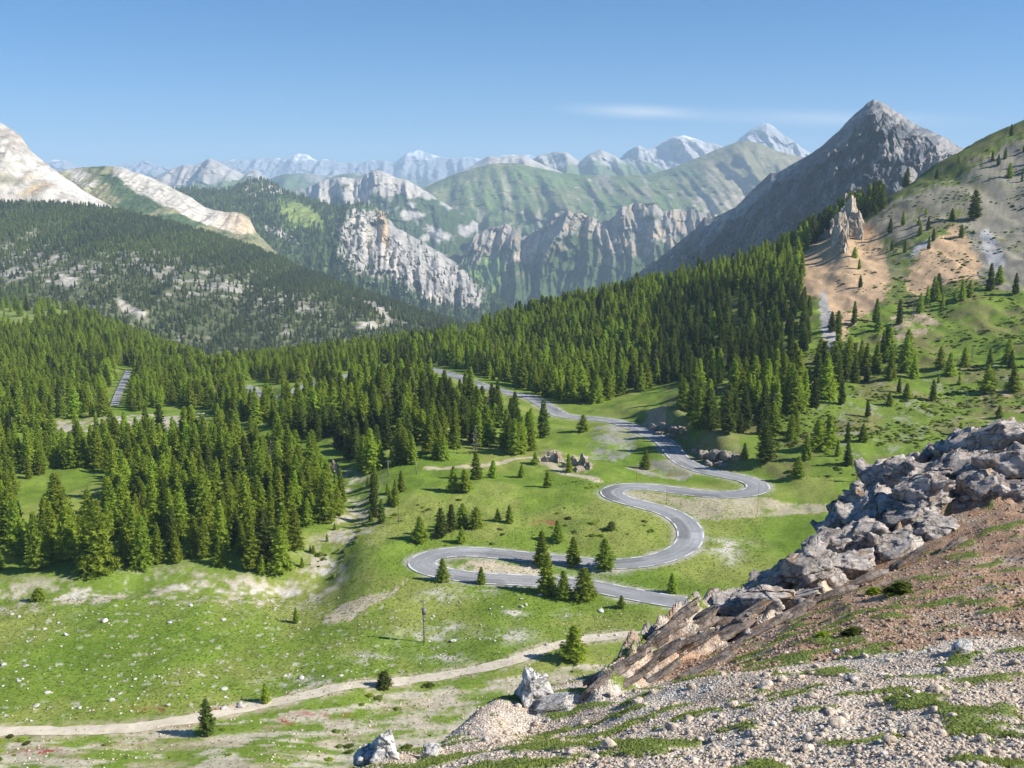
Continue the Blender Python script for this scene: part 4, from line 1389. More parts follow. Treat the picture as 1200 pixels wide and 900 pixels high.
# keep the foreground trees that show largest as individuals
order = np.argsort(-size)
single = set(order[:285].tolist())
g_ = np.random.default_rng(5)
rest = []
for i, (x, y, h, kd, zone) in enumerate(TR):
    if i not in single:
        if inview[i] or abs(x / y) < 0.62:
            rest.append((x, y, tz_[i], h, kd))
        continue
    ms = PROTO[kd]
    crown, trunk, _ = ms[g_.integers(len(ms))]
    nm = {'larch': 'larch_tree', 'pine': 'pine_tree', 'bush': 'shrub'}[kd]
    root = bpy.data.objects.new(nm, None)
    link(root)
    root.empty_display_size = 0.5
    root.location = (x, y, tz_[i])
    root.rotation_euler = (g_.normal(0, 0.025), g_.normal(0, 0.025), g_.uniform(0, 6.28))
    sc = h / (2.0 if kd == 'bush' else 10.0)
    wd = sc * g_.uniform(0.9, 1.15)
    if zone.startswith('lone:'):
        wd = sc * ((1.05 if h > 10 else 1.42) if kd == 'larch' else 1.2) * g_.uniform(0.92, 1.08)
    if any(q in zone for q in ('rounded', 'round bushy', 'broad', 'bushy', 'rounder', 'round conifer')) and h < 10:
        wd = max(wd, sc * 1.75)
    root.scale = (wd, wd, sc)
    link(bpy.data.objects.new('crown', crown), root)
    link(bpy.data.objects.new('trunk', trunk), root)
    if zone.startswith('lone:'):
        tag(root, zone[5:], 'shrub' if kd == 'bush' else 'tree')
    else:
        lb, gp = ZONE[zone]
        hw = 'tall ' if h > 11.2 else 'short ' if h < 8 else ''
        ww = 'broad ' if wd / sc > 1.06 else 'slender ' if wd / sc < 0.97 else ''
        if zone == 'near':
            a_, b_ = tpx[i], tpy[i]
            if 10 < a_ < 165 and 545 < b_ < 640:
                pl = 'beside the grassy clearing in the near stand'
            elif b_ > 655 or (b_ > 640 and a_ < 150):
                pl = 'at the edge of the near stand facing the stony meadow'
            elif a_ > 330:
                pl = 'on the stream side of the near stand'
            elif b_ < 540:
                pl = 'at the back of the near stand by the bare gully'
            else:
                pl = 'in the middle of the near stand behind the meadow'
            lb, gp = hw + ww + ('dark pine ' if kd == 'pine' else 'larch ') + pl, 'conifers of the near stand'
        elif zone == 'knoll':
            pl = 'at the grassy foot of the knoll' if tpy[i] > 535 else 'high on the knoll below the road'
            lb, gp = hw + ww + ('dark pine ' if kd == 'pine' else 'light green larch ') + pl, 'conifers of the knoll'
        elif kd == 'pine':
            lb, gp = lb.replace('conifer', 'dark narrow pine'), gp.replace('conifers', 'pines')
        elif kd == 'larch':
            lb, gp = lb.replace('conifer', 'light green larch'), gp.replace('conifers', 'larches')
        tag(root, lb, 'tree', gp)


# ---- the mass of the forest: one object, trees instanced on points
def forest(name, label, pts, meshes):
    """pts rows: x, y, z, scale, rotation, index"""
    pts = np.array(pts)
    coll = bpy.data.collections.new(name + '_kinds')
    for k, mm in enumerate(meshes):
        coll.objects.link(bpy.data.objects.new('tree_kind_%02d' % k, mm))
    me = bpy.data.meshes.new(name)
    me.vertices.add(len(pts))
    me.vertices.foreach_set('co', pts[:, :3].astype(np.float32).ravel())
    for nm, k in (('scl', 3), ('wid', 6), ('rot', 4)):
        a = me.attributes.new(nm, 'FLOAT', 'POINT')
        a.data.foreach_set('value', pts[:, k].astype(np.float32))
    a = me.attributes.new('idx', 'INT', 'POINT')
    a.data.foreach_set('value', pts[:, 5].astype(np.int32))
    o = link(bpy.data.objects.new(name, me))
    tag(o, label, 'forest', kind='stuff')
    ng = bpy.data.node_groups.new(name, 'GeometryNodeTree')
    ng.interface.new_socket('Geometry', in_out='INPUT', socket_type='NodeSocketGeometry')
    ng.interface.new_socket('Geometry', in_out='OUTPUT', socket_type='NodeSocketGeometry')
    N, Lk = ng.nodes, ng.links
    gi, go = N.new('NodeGroupInput'), N.new('NodeGroupOutput')
    iop = N.new('GeometryNodeInstanceOnPoints')
    ci = N.new('GeometryNodeCollectionInfo')
    ci.inputs['Collection'].default_value = coll
    ci.inputs['Separate Children'].default_value = True
    ci.inputs['Reset Children'].default_value = True

    def named(nm, dt):
        n = N.new('GeometryNodeInputNamedAttribute')
        n.data_type = dt
        n.inputs['Name'].default_value = nm
        return n.outputs[0]
    cx, cr_ = N.new('ShaderNodeCombineXYZ'), N.new('ShaderNodeCombineXYZ')
    w_, s_ = named('wid', 'FLOAT'), named('scl', 'FLOAT')
    Lk.new(w_, cx.inputs[0])
    Lk.new(w_, cx.inputs[1])
    Lk.new(s_, cx.inputs[2])
    Lk.new(named('rot', 'FLOAT'), cr_.inputs[2])
    er = N.new('FunctionNodeEulerToRotation')
    Lk.new(cr_.outputs[0], er.inputs[0])
    Lk.new(gi.outputs[0], iop.inputs['Points'])
    Lk.new(ci.outputs[0], iop.inputs['Instance'])
    iop.inputs['Pick Instance'].default_value = True
    Lk.new(named('idx', 'INT'), iop.inputs['Instance Index'])
    Lk.new(er.outputs[0], iop.inputs['Rotation'])
    Lk.new(cx.outputs[0], iop.inputs['Scale'])
    Lk.new(iop.outputs[0], go.inputs[0])
    md = o.modifiers.new('trees', 'NODES')
    md.node_group = ng
    return o


NL = len(PROTO['larch'])
pts = []
for x, y, z, h, kd in rest:
    k = g_.integers(NL) if kd == 'larch' else NL + g_.integers(len(PROTO['pine']))
    if g_.random() < 0.025:
        k = NL + len(PROTO['pine']) + g_.integers(2)
    sc = h / 10
    pts.append((x, y, z - 0.1, sc, g_.uniform(0, 6.28), k, sc * g_.uniform(0.9, 1.2)))
forest('valley_forest', 'conifer forest covering the valley sides beyond the nearer trees', pts, [p[2] for p in PROTO['larch']] + [p[2] for p in PROTO['pine']] + [p[2] for p in SNAG])


# trees on the far slopes
def far_forest(name, label, mt, n, dens, hh, seed):
    g = np.random.default_rng(seed)
    nr, nc = mt['nf'], mt['X'].shape[1]
    # sample grid cells by their area
    X, Y, Z = mt['X'][:nr], mt['Y'][:nr], mt['Z'][:nr]
    ex = np.diff(X, axis=1)[:-1]
    ey = np.hypot(np.diff(Y, axis=0), np.diff(Z, axis=0))[:, :-1]
    w = (ex * ey * dens(mt['PX'][:nr - 1, :-1], mt['PY'][:nr - 1, :-1], X[:-1, :-1], Y[:-1, :-1], Z[:-1, :-1])).ravel()
    w = np.clip(w, 0, None)
    k = g.choice(len(w), n, p=w / w.sum())
    r, c = k // (nc - 1), k % (nc - 1)
    a, b = g.random(n), g.random(n)
    def bil(A):
        return (A[r, c] * (1 - a) + A[r, c + 1] * a) * (1 - b) + (A[r + 1, c] * (1 - a) + A[r + 1, c + 1] * a) * b
    x, y, z = bil(X), bil(Y), bil(Z)
    pine = fbm(x / 90, z / 60, 3, seed) + g.normal(0, 0.3, n) - 0.45 * sstep(290, 330, to_pix(x, y, z)[1])
    h = g.uniform(hh[0], hh[1], n)
    idx = np.where(pine > -0.1, g.integers(0, 2, n), g.integers(2, 4, n))
    p = np.column_stack([x, y, z - 0.5, h / 10, g.uniform(0, 6.28, n), idx, h / 10 * g.uniform(0.85, 1.2, n)])
    forest(name, label, p, [f[2] for f in FARP])


def dens_ridge(px, py, x, y, z):
    n = fbm(x / 14, z / 9 + y / 30, 4, 107)
    up = sstep(330, 270, py - 0.22 * np.clip(px - 200, 0, 400))
    sc = E(px, py, 372, 302, 16, 7, 0.7) + E(px, py, 80, 333, 14, 8, 0.5) + E(px, py, 155, 366, 22, 7, 0.6) + E(px, py, 432, 384, 14, 5) + E(px, py, 446, 368, 26, 4, 0.6)
    rk = E(px, py, 30, 305, 60, 28) + E(px, py, 70, 322, 55, 22) + E(px, py, 220, 325, 65, 24, 0.25)
    return (0.55 + 0.9 * up) * (1 - np.clip(1.3 * sc, 0, 1)) * (1 - 0.55 * np.clip(rk, 0, 1)) * (0.25 + 0.75 * sstep(0.45, 0.0, n))


far_forest('ridge_forest', 'dense conifer forest on the long left ridge', LR, 30000, dens_ridge, (6, 10.5), 401)


def dens_crag(px, py, x, y, z):
    f = E(px, py, 432, 285, 46, 38, 0.8) + E(px, py, 490, 305, 50, 34, 0.6) + E(px, py, 530, 335, 44, 24, 0.5) + E(px, py, 352, 252, 32, 15, 0.35)
    return np.clip(1 - 1.3 * f, 0.03, 1) * (px < 600)


far_forest('shoulder_forest', 'dark conifer forest on the wooded shoulder', CR, 7000, dens_crag, (10, 18), 402)

# ------------------------------------------------------------------ near slope with scree
FC = [(1400, 890, 8.5), (1200, 890, 9), (1000, 890, 9.5), (800, 890, 10.5), (600, 890, 12.5), (500, 892, 13.5), (430, 894, 15),
      (1400, 800, 12), (1200, 800, 13), (1000, 800, 14), (900, 800, 15.2), (800, 800, 17.5), (740, 800, 21), (700, 806, 25), (620, 860, 17), (520, 866, 17.5), (560, 842, 19.5), (620, 832, 22), (660, 818, 23.5),
      (1400, 740, 16), (1200, 750, 16), (1000, 760, 17.5), (900, 765, 20), (850, 770, 22), (800, 765, 25), (745, 778, 28.5),
      (1400, 690, 20), (1200, 700, 20), (1100, 700, 21.5), (1000, 705, 24), (900, 725, 27), (850, 735, 30), (790, 742, 33),
      (1400, 610, 30), (1200, 620, 30), (1100, 630, 31.5), (1000, 655, 33), (900, 700, 36), (850, 724, 36),
      (1400, 500, 52), (1200, 540, 48), (1120, 560, 46), (1050, 582, 44.5), (1000, 616, 42), (960, 656, 40)]
FB = []   # behind the edge: (pixel x, distance, height)
for a, b, c in ((430, 894, 15), (520, 866, 17.5), (560, 842, 19.5), (620, 832, 22), (660, 818, 23.5), (700, 806, 25), (745, 778, 28.5), (790, 742, 33), (850, 724, 36), (900, 700, 36), (960, 656, 40), (1000, 616, 42), (1050, 582, 44.5), (1120, 560, 46), (1200, 540, 48), (1400, 500, 52)):
    u, t = pix_ut(a, b)
    z0 = float(t) * c
    for k, sl in ((1.15, 1.0), (1.4, 0.9)):
        FB.append((a, c * k, z0 - c * (k - 1) * sl - 0.4))
for a in (-100, 150, 350, 600, 850, 1100, 1400):
    FB.append((a, 108, -76 + 0.003 * a))
    FB.append((a, 80, -59 + 0.005 * a))
FB += [(300, 16, -11.2), (150, 16, -13), (-100, 16, -15.5), (300, 30, -22), (100, 30, -24.5), (-100, 30, -26), (400, 45, -33.5), (100, 50, -38), (-100, 50, -39),
       (300, 8, -7), (0, 8, -8.8), (-100, 8, -9.4), (600, 6, -4.9), (900, 5, -4.1), (1200, 5, -3.8), (1400, 5, -3.6), (600, 3, -3.9), (1000, 3, -3.3), (1400, 3, -3.0), (200, 4, -5.4), (-100, 4, -6)]
P2, T2 = [], []
for a, b, c in FC:
    u, t = pix_ut(a, b)
    P2.append((float(u) * 2.2, math.log(c)))
    T2.append(float(t))
for a, c, z in FB:
    P2.append(((a - 600) / FPX * 2.2, math.log(c)))
    T2.append(z / c)
P2, T2 = np.array(P2), np.array(T2)
W2 = tps_fit(P2, T2, 3e-4)
fu = np.linspace(-0.62, 0.72, 520)
fl = np.concatenate([np.linspace(math.log(3), math.log(8.5), 30, endpoint=False), np.linspace(math.log(8.5), math.log(56), 330, endpoint=False), np.linspace(math.log(56), math.log(108), 24)])
FU, FL = np.meshgrid(fu, fl)
FY = np.exp(FL)
FX = FU * FY
FT = tps_eval(W2, P2, np.stack([FU.ravel() * 2.2, FL.ravel()], 1)).reshape(FU.shape)
FZ0 = FT * FY + CAMZ
fpx, fpy = to_pix(FX, FY, FZ0)
CRAG = [(690, 830), (745, 762), (790, 725), (860, 705), (930, 665), (960, 640), (985, 585), (1030, 535), (1100, 530), (1200, 495), (1400, 440), (1400, 540), (1200, 585), (1110, 600), (1060, 640), (990, 680), (900, 735), (800, 775), (740, 810)]
front = np.ones(FU.shape, bool)
cmask = poly_mask(fpx, fpy, CRAG) & (FY < 60)
cm = cmask.astype(float)
for _ in range(6):   # soften
    cm = (cm + np.roll(cm, 1, 0) + np.roll(cm, -1, 0) + np.roll(cm, 1, 1) + np.roll(cm, -1, 1)) / 5
strata = ridged((FX * 0.55 + FY * 0.85) / 9.0, (FX * 0.85 - FY * 0.55 + FZ0 * 0.6) / 1.15, 4, 301)
FZ = FZ0 + cm * (0.25 + (strata - 0.55) * 1.3 + fbm(FX / 1.6, FY / 1.6, 4, 305) * 0.6)
FZ += fbm(FX / 3.5, FY / 3.5, 3, 311) * 0.16 + fbm(FX / 0.8, FY / 0.8, 4, 315) * 0.05


def slope_z(x, y):
    x, y = np.asarray(x, float), np.asarray(y, float)
    a = np.interp(x / y, fu, np.arange(len(fu)))
    b = np.interp(np.log(y), fl, np.arange(len(fl)))
    i0, j0 = np.clip(a.astype(int), 0, len(fu) - 2), np.clip(b.astype(int), 0, len(fl) - 2)
    a, b = a - i0, b - j0
    return (FZ[j0, i0] * (1 - a) + FZ[j0, i0 + 1] * a) * (1 - b) + (FZ[j0 + 1, i0] * (1 - a) + FZ[j0 + 1, i0 + 1] * a) * b


_Ly = np.exp(np.linspace(math.log(6), math.log(60), 900))


def hitF(px, py):
    u, t = pix_ut(px, py)
    s = (slope_z(u * _Ly, _Ly) - CAMZ) / _Ly
    ok = np.nonzero(s >= t)[0]
    i = ok[0] if len(ok) else int(np.argmax(s * (_Ly < 54)))
    return float(u) * _Ly[i], _Ly[i]


# colours: beige gravel, rust-brown earth, grey rock, green cushions
fxf, fyf, fzf = FX.ravel(), FY.ravel(), FZ.ravel()
fpxf, fpyf = to_pix(fxf, fyf, FZ0.ravel())
nA = fbm(fxf / 2.4, fyf / 2.4, 4, 321)
nB = fbm(fxf / 0.5, fyf / 0.5, 3, 325)
FCOL = np.tile(np.array((0.55, 0.45, 0.35)), (len(fxf), 1))
FCOL = lerp(FCOL, (0.60, 0.53, 0.44), sstep(-0.2, 0.4, nA + 0.4 * nB))
FCOL = lerp(FCOL, (0.47, 0.355, 0.255), sstep(0.0, 0.5, fbm(fxf / 3, fyf / 1.5, 3, 327)) * 0.7)
RUST = [(660, 830), (760, 800), (850, 790), (950, 778), (1050, 765), (1130, 748), (1400, 705), (1400, 560), (1200, 585), (1110, 600), (1060, 635), (980, 690), (900, 735), (820, 770), (720, 808)]
rw = poly_mask(fpxf + nA * 22, fpyf + nA * 14, RUST).astype(float)
FCOL = lerp(FCOL, (0.42, 0.265, 0.165), rw * sstep(-0.55, 0.1, nA * 0.7 + nB * 0.5 + 0.15))
FCOL = lerp(FCOL, (0.40, 0.30, 0.22), rw * sstep(0.15, 0.6, fbm(fxf / 2.0, fyf / 1.2, 4, 329)) * 0.6)
FCOL = lerp(FCOL, (0.36, 0.335, 0.31), cm.ravel() * sstep(-0.3, 0.2, nB + 0.3 * nA) * 0.9)
FCOL = lerp(FCOL, (0.27, 0.16, 0.10), cm.ravel() * sstep(0.1, 0.4, fbm(fxf / 1.2, fyf / 1.2, 3, 331)) * 0.6)
# cushions of low green plants
cush = fbm(fxf / 1.15 + 3, fyf / 0.75, 3, 335) + 0.35 * fbm(fxf / 4, fyf / 4, 2, 337)
lowleft = sstep(880, 860, 0 * fpyf + fpyf) * 0
more = blob(fpxf, fpyf, 560, 895, 90, 14) * 0.5 + blob(fpxf, fpyf, 880, 893, 60, 10) * 0.35 + blob(fpxf, fpyf, 1080, 860, 90, 16) * 0.2 + blob(fpxf, fpyf, 1000, 830, 120, 30) * 0.12 - 0.15 * cm.ravel()
cg = sstep(0.30, 0.42, cush + more - 0.06 * (fpyf < 760)) * (fyf < 45)
FCOL = lerp(FCOL, (0.17, 0.215, 0.055), cg)
V = np.stack([fxf, fyf, fzf + cg * 0.04], 1)
me = np_mesh('scree_slope', V, grid_faces(*FU.shape), M_SLOPE, FCOL)
tag(link(bpy.data.objects.new('scree_slope', me)), 'near slope of beige gravel and rust brown earth', 'ground', kind='structure')


# ------------------------------------------------------------------ rocks
def rock_mat(name, base, alt, dark, lichen=0.0, scale=1.0):
    m, n, l, b = new_mat(name, 0.92, 0.15)
    tc = n.new('ShaderNodeNewGeometry')
    oi = n.new('ShaderNodeObjectInfo')
    t1 = n.new('ShaderNodeTexNoise')
    t1.inputs['Scale'].default_value = 2.2 * scale
    t1.inputs['Detail'].default_value = 9
    t1.inputs['Roughness'].default_value = 0.68
    t2 = n.new('ShaderNodeTexVoronoi')
    t2.feature = 'DISTANCE_TO_EDGE'
    t2.inputs['Scale'].default_value = 2.6 * scale
    wob = n.new('ShaderNodeVectorMath')
    wob.operation = 'MULTIPLY_ADD'
    l.new(t1.outputs['Color'], wob.inputs[0])
    wob.inputs[1].default_value = (0.7 / scale,) * 3
    l.new(tc.outputs['Position'], wob.inputs[2])
    l.new(tc.outputs['Position'], t1.inputs['Vector'])
    l.new(wob.outputs[0], t2.inputs['Vector'])
    r = n.new('ShaderNodeValToRGB')
    e = r.color_ramp.elements
    e[0].position, e[0].color = 0.28, (*dark, 1)
    e[1].position, e[1].color = 0.72, (*alt, 1)
    q = e.new(0.48)
    q.color = (*base, 1)
    l.new(t1.outputs['Fac'], r.inputs[0])
    cr1 = n.new('ShaderNodeMapRange')
    cr1.inputs['From Max'].default_value = 0.05
    cr1.inputs['To Min'].default_value = 0.62
    l.new(t2.outputs['Distance'], cr1.inputs['Value'])
    hv = n.new('ShaderNodeMapRange')
    hv.inputs['To Min'].default_value = 0.82
    hv.inputs['To Max'].default_value = 1.12
    l.new(oi.outputs['Random'], hv.inputs['Value'])
    mu = n.new('ShaderNodeMath')
    mu.operation = 'MULTIPLY'
    l.new(cr1.outputs[0], mu.inputs[0])
    l.new(hv.outputs[0], mu.inputs[1])
    sc = n.new('ShaderNodeVectorMath')
    sc.operation = 'SCALE'
    l.new(r.outputs[0], sc.inputs[0])
    l.new(mu.outputs[0], sc.inputs['Scale'])
    out = sc.outputs[0]
    if lichen:
        t3 = n.new('ShaderNodeTexNoise')
        t3.inputs['Scale'].default_value = 1.3 * scale
        t3.inputs['Detail'].default_value = 4
        l.new(tc.outputs['Position'], t3.inputs['Vector'])
        mr = n.new('ShaderNodeMapRange')
        mr.inputs['From Min'].default_value = 0.60
        mr.inputs['From Max'].default_value = 0.68
        mr.inputs['To Max'].default_value = lichen
        l.new(t3.outputs['Fac'], mr.inputs['Value'])
        mx = n.new('ShaderNodeMix')
        mx.data_type = 'RGBA'
        l.new(mr.outputs[0], mx.inputs[0])
        l.new(out, mx.inputs[6])
        mx.inputs[7].default_value = (0.42, 0.24, 0.11, 1)
        out = mx.outputs[2]
    l.new(out, b.inputs['Base Color'])
    ad = n.new('ShaderNodeMath')
    ad.operation = 'MULTIPLY_ADD'
    l.new(cr1.outputs[0], ad.inputs[0])
    ad.inputs[1].default_value = 0.5
    l.new(t1.outputs['Fac'], ad.inputs[2])
    bp = n.new('ShaderNodeBump')
    bp.inputs['Strength'].default_value = 0.9
    bp.inputs['Distance'].default_value = 0.14 / scale
    l.new(ad.outputs[0], bp.inputs['Height'])
    l.new(bp.outputs[0], b.inputs['Normal'])
    return m


M_CRAG = rock_mat('limestone_crag', (0.44, 0.39, 0.35), (0.67, 0.61, 0.55), (0.19, 0.16, 0.14), 0.5)
M_WHITE = rock_mat('white_limestone', (0.58, 0.56, 0.53), (0.70, 0.68, 0.65), (0.40, 0.38, 0.36), 0.0)
M_STONE = rock_mat('scree_stone', (0.62, 0.51, 0.405), (0.76, 0.68, 0.59), (0.42, 0.325, 0.245), 0.0, 3.0)
M_PINN = rock_mat('ochre_pinnacle', (0.48, 0.40, 0.31), (0.64, 0.57, 0.48), (0.27, 0.215, 0.165), 0.4, 0.35)
M_BANK = rock_mat('bank_rock', (0.31, 0.27, 0.22), (0.42, 0.385, 0.33), (0.19, 0.16, 0.13), 0.2, 0.6)


def ico(sub):
    t = (1 + 5 ** 0.5) / 2
    v = [(-1, t, 0), (1, t, 0), (-1, -t, 0), (1, -t, 0), (0, -1, t), (0, 1, t), (0, -1, -t), (0, 1, -t), (t, 0, -1), (t, 0, 1), (-t, 0, -1), (-t, 0, 1)]
    f = [(0, 11, 5), (0, 5, 1), (0, 1, 7), (0, 7, 10), (0, 10, 11), (1, 5, 9), (5, 11, 4), (11, 10, 2), (10, 7, 6), (7, 1, 8), (3, 9, 4), (3, 4, 2), (3, 2, 6), (3, 6, 8), (3, 8, 9), (4, 9, 5), (2, 4, 11), (6, 2, 10), (8, 6, 7), (9, 8, 1)]
    v = [np.array(a, float) / np.linalg.norm(a) for a in v]
    for _ in range(sub):
        mid, nf = {}, []
        def m(a, b):
            k = (min(a, b), max(a, b))
            if k not in mid:
                q = v[a] + v[b]
                v.append(q / np.linalg.norm(q))
                mid[k] = len(v) - 1
            return mid[k]
        for a, b, c in f:
            x, y, z = m(a, b), m(b, c), m(c, a)
            nf += [(a, x, z), (b, y, x), (c, z, y), (x, y, z)]
        f = nf
    return np.array(v), np.array(f)


ICO = {k: ico(k) for k in (1, 2, 3, 4)}


def rock_mesh(seed, sub, mat, planes=11, rug=0.10, smooth=False, name='rock'):
    g = np.random.default_rng(seed)
    v, f = ICO[sub]
    nrm = g.normal(size=(planes, 3))
    dist = g.uniform(0.62, 1.0, planes)
    if sub >= 3:      # blocky: three jittered joint directions and a few chamfers
        A = np.linalg.qr(np.eye(3) + g.normal(0, 0.22, (3, 3)))[0]
        nrm = np.vstack([A, -A, nrm[:planes - 5]])
        dist = np.concatenate([g.uniform(0.55, 0.85, 6), g.uniform(0.62, 0.95, len(nrm) - 6)])
    nrm /= np.linalg.norm(nrm, axis=1)[:, None]
    dot = v @ nrm.T
    r = np.min(np.where(dot > 0.12, dist / np.maximum(dot, 0.12), 2.0), axis=1)
    r = np.minimum(r, 1.15)
    q = v * 2.3 + seed * 3.1
    if sub >= 3:
        a = perlin3(q[:, 0], q[:, 1], q[:, 2])
        b = perlin3(q[:, 0] * 2.4 + 9, q[:, 1] * 2.4, q[:, 2] * 2.4)
        c = perlin3(q[:, 0] * 5.5 + 5, q[:, 1] * 5.5, q[:, 2] * 5.5)
        r = r * (1 + rug * (1.8 * a - 1.3 * np.abs(b) + 0.7 * c))
    else:
        r = r * (1 + rug * 0.8 * g.normal(size=len(v)))
    p = v * r[:, None]
    if sub >= 3:      # broken along beds and joints
        for fr, am in ((3.2, 0.10), (4.1, 0.08), (7.5, 0.035)):
            ax = g.normal(size=3)
            ax /= np.linalg.norm(ax)
            lay = np.floor((p @ ax) * fr + 0.35 * perlin3(q[:, 0] * 0.8, q[:, 1] * 0.8, q[:, 2] * 0.8) + 50).astype(int)
            sh = g.normal(size=(120, 3)) * am
            p = p * (1 + g.uniform(-0.9, 0.9, 120)[lay % 120] * am)[:, None] + sh[lay % 120] * 0.5
    return np_mesh(name, p, f, mat, None, smooth)


ROCK_BIG = [rock_mesh(500 + k, 4, M_CRAG, 8 + k, 0.08) for k in range(7)]
ROCK_MID = [rock_mesh(520 + k, 3, M_CRAG, 8 + k, 0.07) for k in range(6)]
ROCK_WHITE = [rock_mesh(540 + k, 3 if k > 1 else 4, M_WHITE, 8 + k, 0.08) for k in range(5)]
ROCK_STONE = [rock_mesh(560 + k, 2, M_STONE, 10, 0.09) for k in range(6)]
STONE_TINY = [rock_mesh(580 + k, 1, M_STONE, 6, 0.12) for k in range(5)]
gr = np.random.default_rng(77)


def put_rock(mesh, x, y, z, sx, sy, sz, rot, name='rock', parent=None):
    o = bpy.data.objects.new(name, mesh)
    o.location = (x, y, z)
    o.scale = (sx, sy, sz)
    o.rotation_euler = rot
    link(o, parent)
    return o


def rock_px(px, py, w, h, meshes, depth=None, name='rock', parent=None, sink=0.25, tilt=0.0, off=(0, 0, 0)):
    """rock whose foot is seen at (px, py + h / 2), w x h pixels"""
    x, y = hitF(px, py + h * 0.30)
    z = float(slope_z(x, y))
    k = (y * CP - (z - CAMZ) * SP) / FPX
    hw, hh = 0.5 * w * k, 0.5 * h * k
    o = put_rock(meshes[gr.integers(len(meshes))], x - off[0], y + hw * 0.3 - off[1], z + hh * (1 - 2 * sink) - off[2], hw * 1.08, (depth or 0.9) * hw, hh * 1.1, (gr.normal(0, 0.2), tilt + gr.normal(0, 0.12), gr.uniform(-0.6, 0.6)), name, parent)
    return o


# rocky spur: one outcrop made of many rocks
ox, oy = hitF(1060, 590)
crag = bpy.data.objects.new('rock_outcrop', None)
link(crag)
crag.location = (ox, oy, float(slope_z(ox, oy)))
crag.empty_display_size = 1
tag(crag, 'jagged grey limestone outcrop along the crest of the near slope', 'rock outcrop')
off = tuple(crag.location)
for a, b, w, h in ((1046, 556, 54, 50), (1022, 574, 42, 46), (1078, 570, 46, 44), (1118, 554, 60, 38), (1060, 548, 30, 34), (1032, 556, 26, 36), (1100, 556, 30, 34), (1010, 584, 26, 34), (1140, 540, 30, 30), (1090, 590, 40, 22), (1145, 560, 40, 36), (1180, 538, 56, 46), (1130, 520, 44, 36), (1165, 512, 60, 34), (1200, 512, 50, 40), (1215, 535, 50, 44),
                   (1000, 590, 44, 40), (985, 612, 38, 38), (975, 622, 26, 28), (1030, 598, 62, 46), (1072, 604, 56, 30), (1058, 636, 62, 30), (1100, 618, 46, 24), (1010, 630, 60, 40), (972, 636, 52, 40), (950, 660, 54, 36), (990, 660, 60, 30),
                   (925, 680, 56, 34), (900, 700, 50, 32), (872, 708, 48, 26), (930, 705, 60, 22),
                   (1090, 575, 40, 30), (1160, 565, 44, 24), (1200, 570, 40, 24)):
    rock_px(a, b + 3, w * 1.35, h * 1.0, ROCK_BIG, 0.8, 'rock', crag, 0.36, -0.3, off)
for _ in range(110):
    k = gr.integers(len(CRAG))
    a, b = gr.uniform(700, 1230), gr.uniform(500, 820)
    while not bool(poly_mask(np.array([a]), np.array([b]), CRAG)[0]):
        a, b = gr.uniform(700, 1230), gr.uniform(500, 820)
    w = gr.uniform(8, 30) * (1.0 if a > 930 else 0.55)
    rock_px(a, b, w, w * gr.uniform(0.5, 1.0), ROCK_MID, 0.9, 'rock', crag, 0.3, -0.2, off)
# long thin ledges that dip along the spur
M_LEDGE = rock_mat('brown_ledge', (0.27, 0.215, 0.175), (0.42, 0.36, 0.31), (0.15, 0.115, 0.09), 0.5)
LEDGES = [rock_mesh(680 + k, 3, M_LEDGE, 8 + k, 0.07) for k in range(5)]
for a, b, w, h in ((800, 728, 70, 18), (835, 722, 70, 18), (785, 742, 60, 18), (765, 758, 70, 16), (815, 745, 90, 15), (860, 730, 90, 15), (745, 775, 70, 14), (790, 765, 90, 12), (880, 722, 70, 14), (720, 795, 60, 10), (700, 806, 60, 9), (730, 808, 70, 7), (775, 795, 80, 8), (850, 775, 80, 7), (930, 725, 90, 10), (980, 700, 80, 10), (1020, 680, 70, 10),
                   (720, 790, 90, 9), (760, 785, 110, 10), (800, 770, 120, 10), (745, 800, 90, 7), (850, 752, 110, 10), (900, 738, 90, 9), (820, 790, 90, 6), (1065, 660, 70, 14), (1120, 640, 50, 10)):
    o = rock_px(a, b, w, h, LEDGES, 0.25, 'ledge', crag, 0.35, 0, off)
    o.rotation_euler = (gr.normal(0, 0.1), -0.46 + gr.normal(0, 0.06), 0.25 + gr.normal(0, 0.15))

# single rocks that stand by themselves
WH = [(626, 812, 52, 50, 'big white boulder standing up at the foot of the near gravel slope'),
      (652, 829, 50, 18, 'low white rock leaning against the big white boulder'),
      (452, 878, 40, 36, 'pale boulder with an orange lichen tip at the lower end of the gravel'),
      (428, 889, 34, 22, 'dark sided rock in the boulder cluster by the orange tip'),
      (482, 872, 44, 24, 'flat pale rock beside the boulder with the orange tip'),
      (522, 850, 50, 20, 'long pale rock above the boulder cluster'),
      (400, 895, 40, 16, 'low grey rock at the lowest corner of the gravel'),
      (505, 884, 26, 14, 'small pale rock below the long pale one'),
      (1128, 760, 26, 16, 'white stone sitting alone on the gravel below the rust brown earth'),
      (933, 669, 16, 12, 'bright white block lying on the ridge of the spur')]
HORN = rock_mesh(655, 4, M_WHITE, 9, 0.10)
for v_ in HORN.vertices:
    k_ = 1.0 - 0.42 * max(-0.4, v_.co.z)
    v_.co.x = v_.co.x * k_ + 0.12 * v_.co.z
    v_.co.y *= k_
for a, b, w, h, lb in WH:
    o = rock_px(a, b, w, h, ROCK_WHITE, 0.9, 'boulder', None, 0.2, -0.25)
    if lb.startswith('big white') or lb.startswith('pale boulder'):
        o.data = HORN
        o.rotation_euler = (0, 0, 0.4 if lb.startswith('big') else 1.9)
    tag(o, lb, 'boulder')
o = rock_px(453, 861, 9, 8, ROCK_STONE, 0.9, 'stone', None, 0.0)
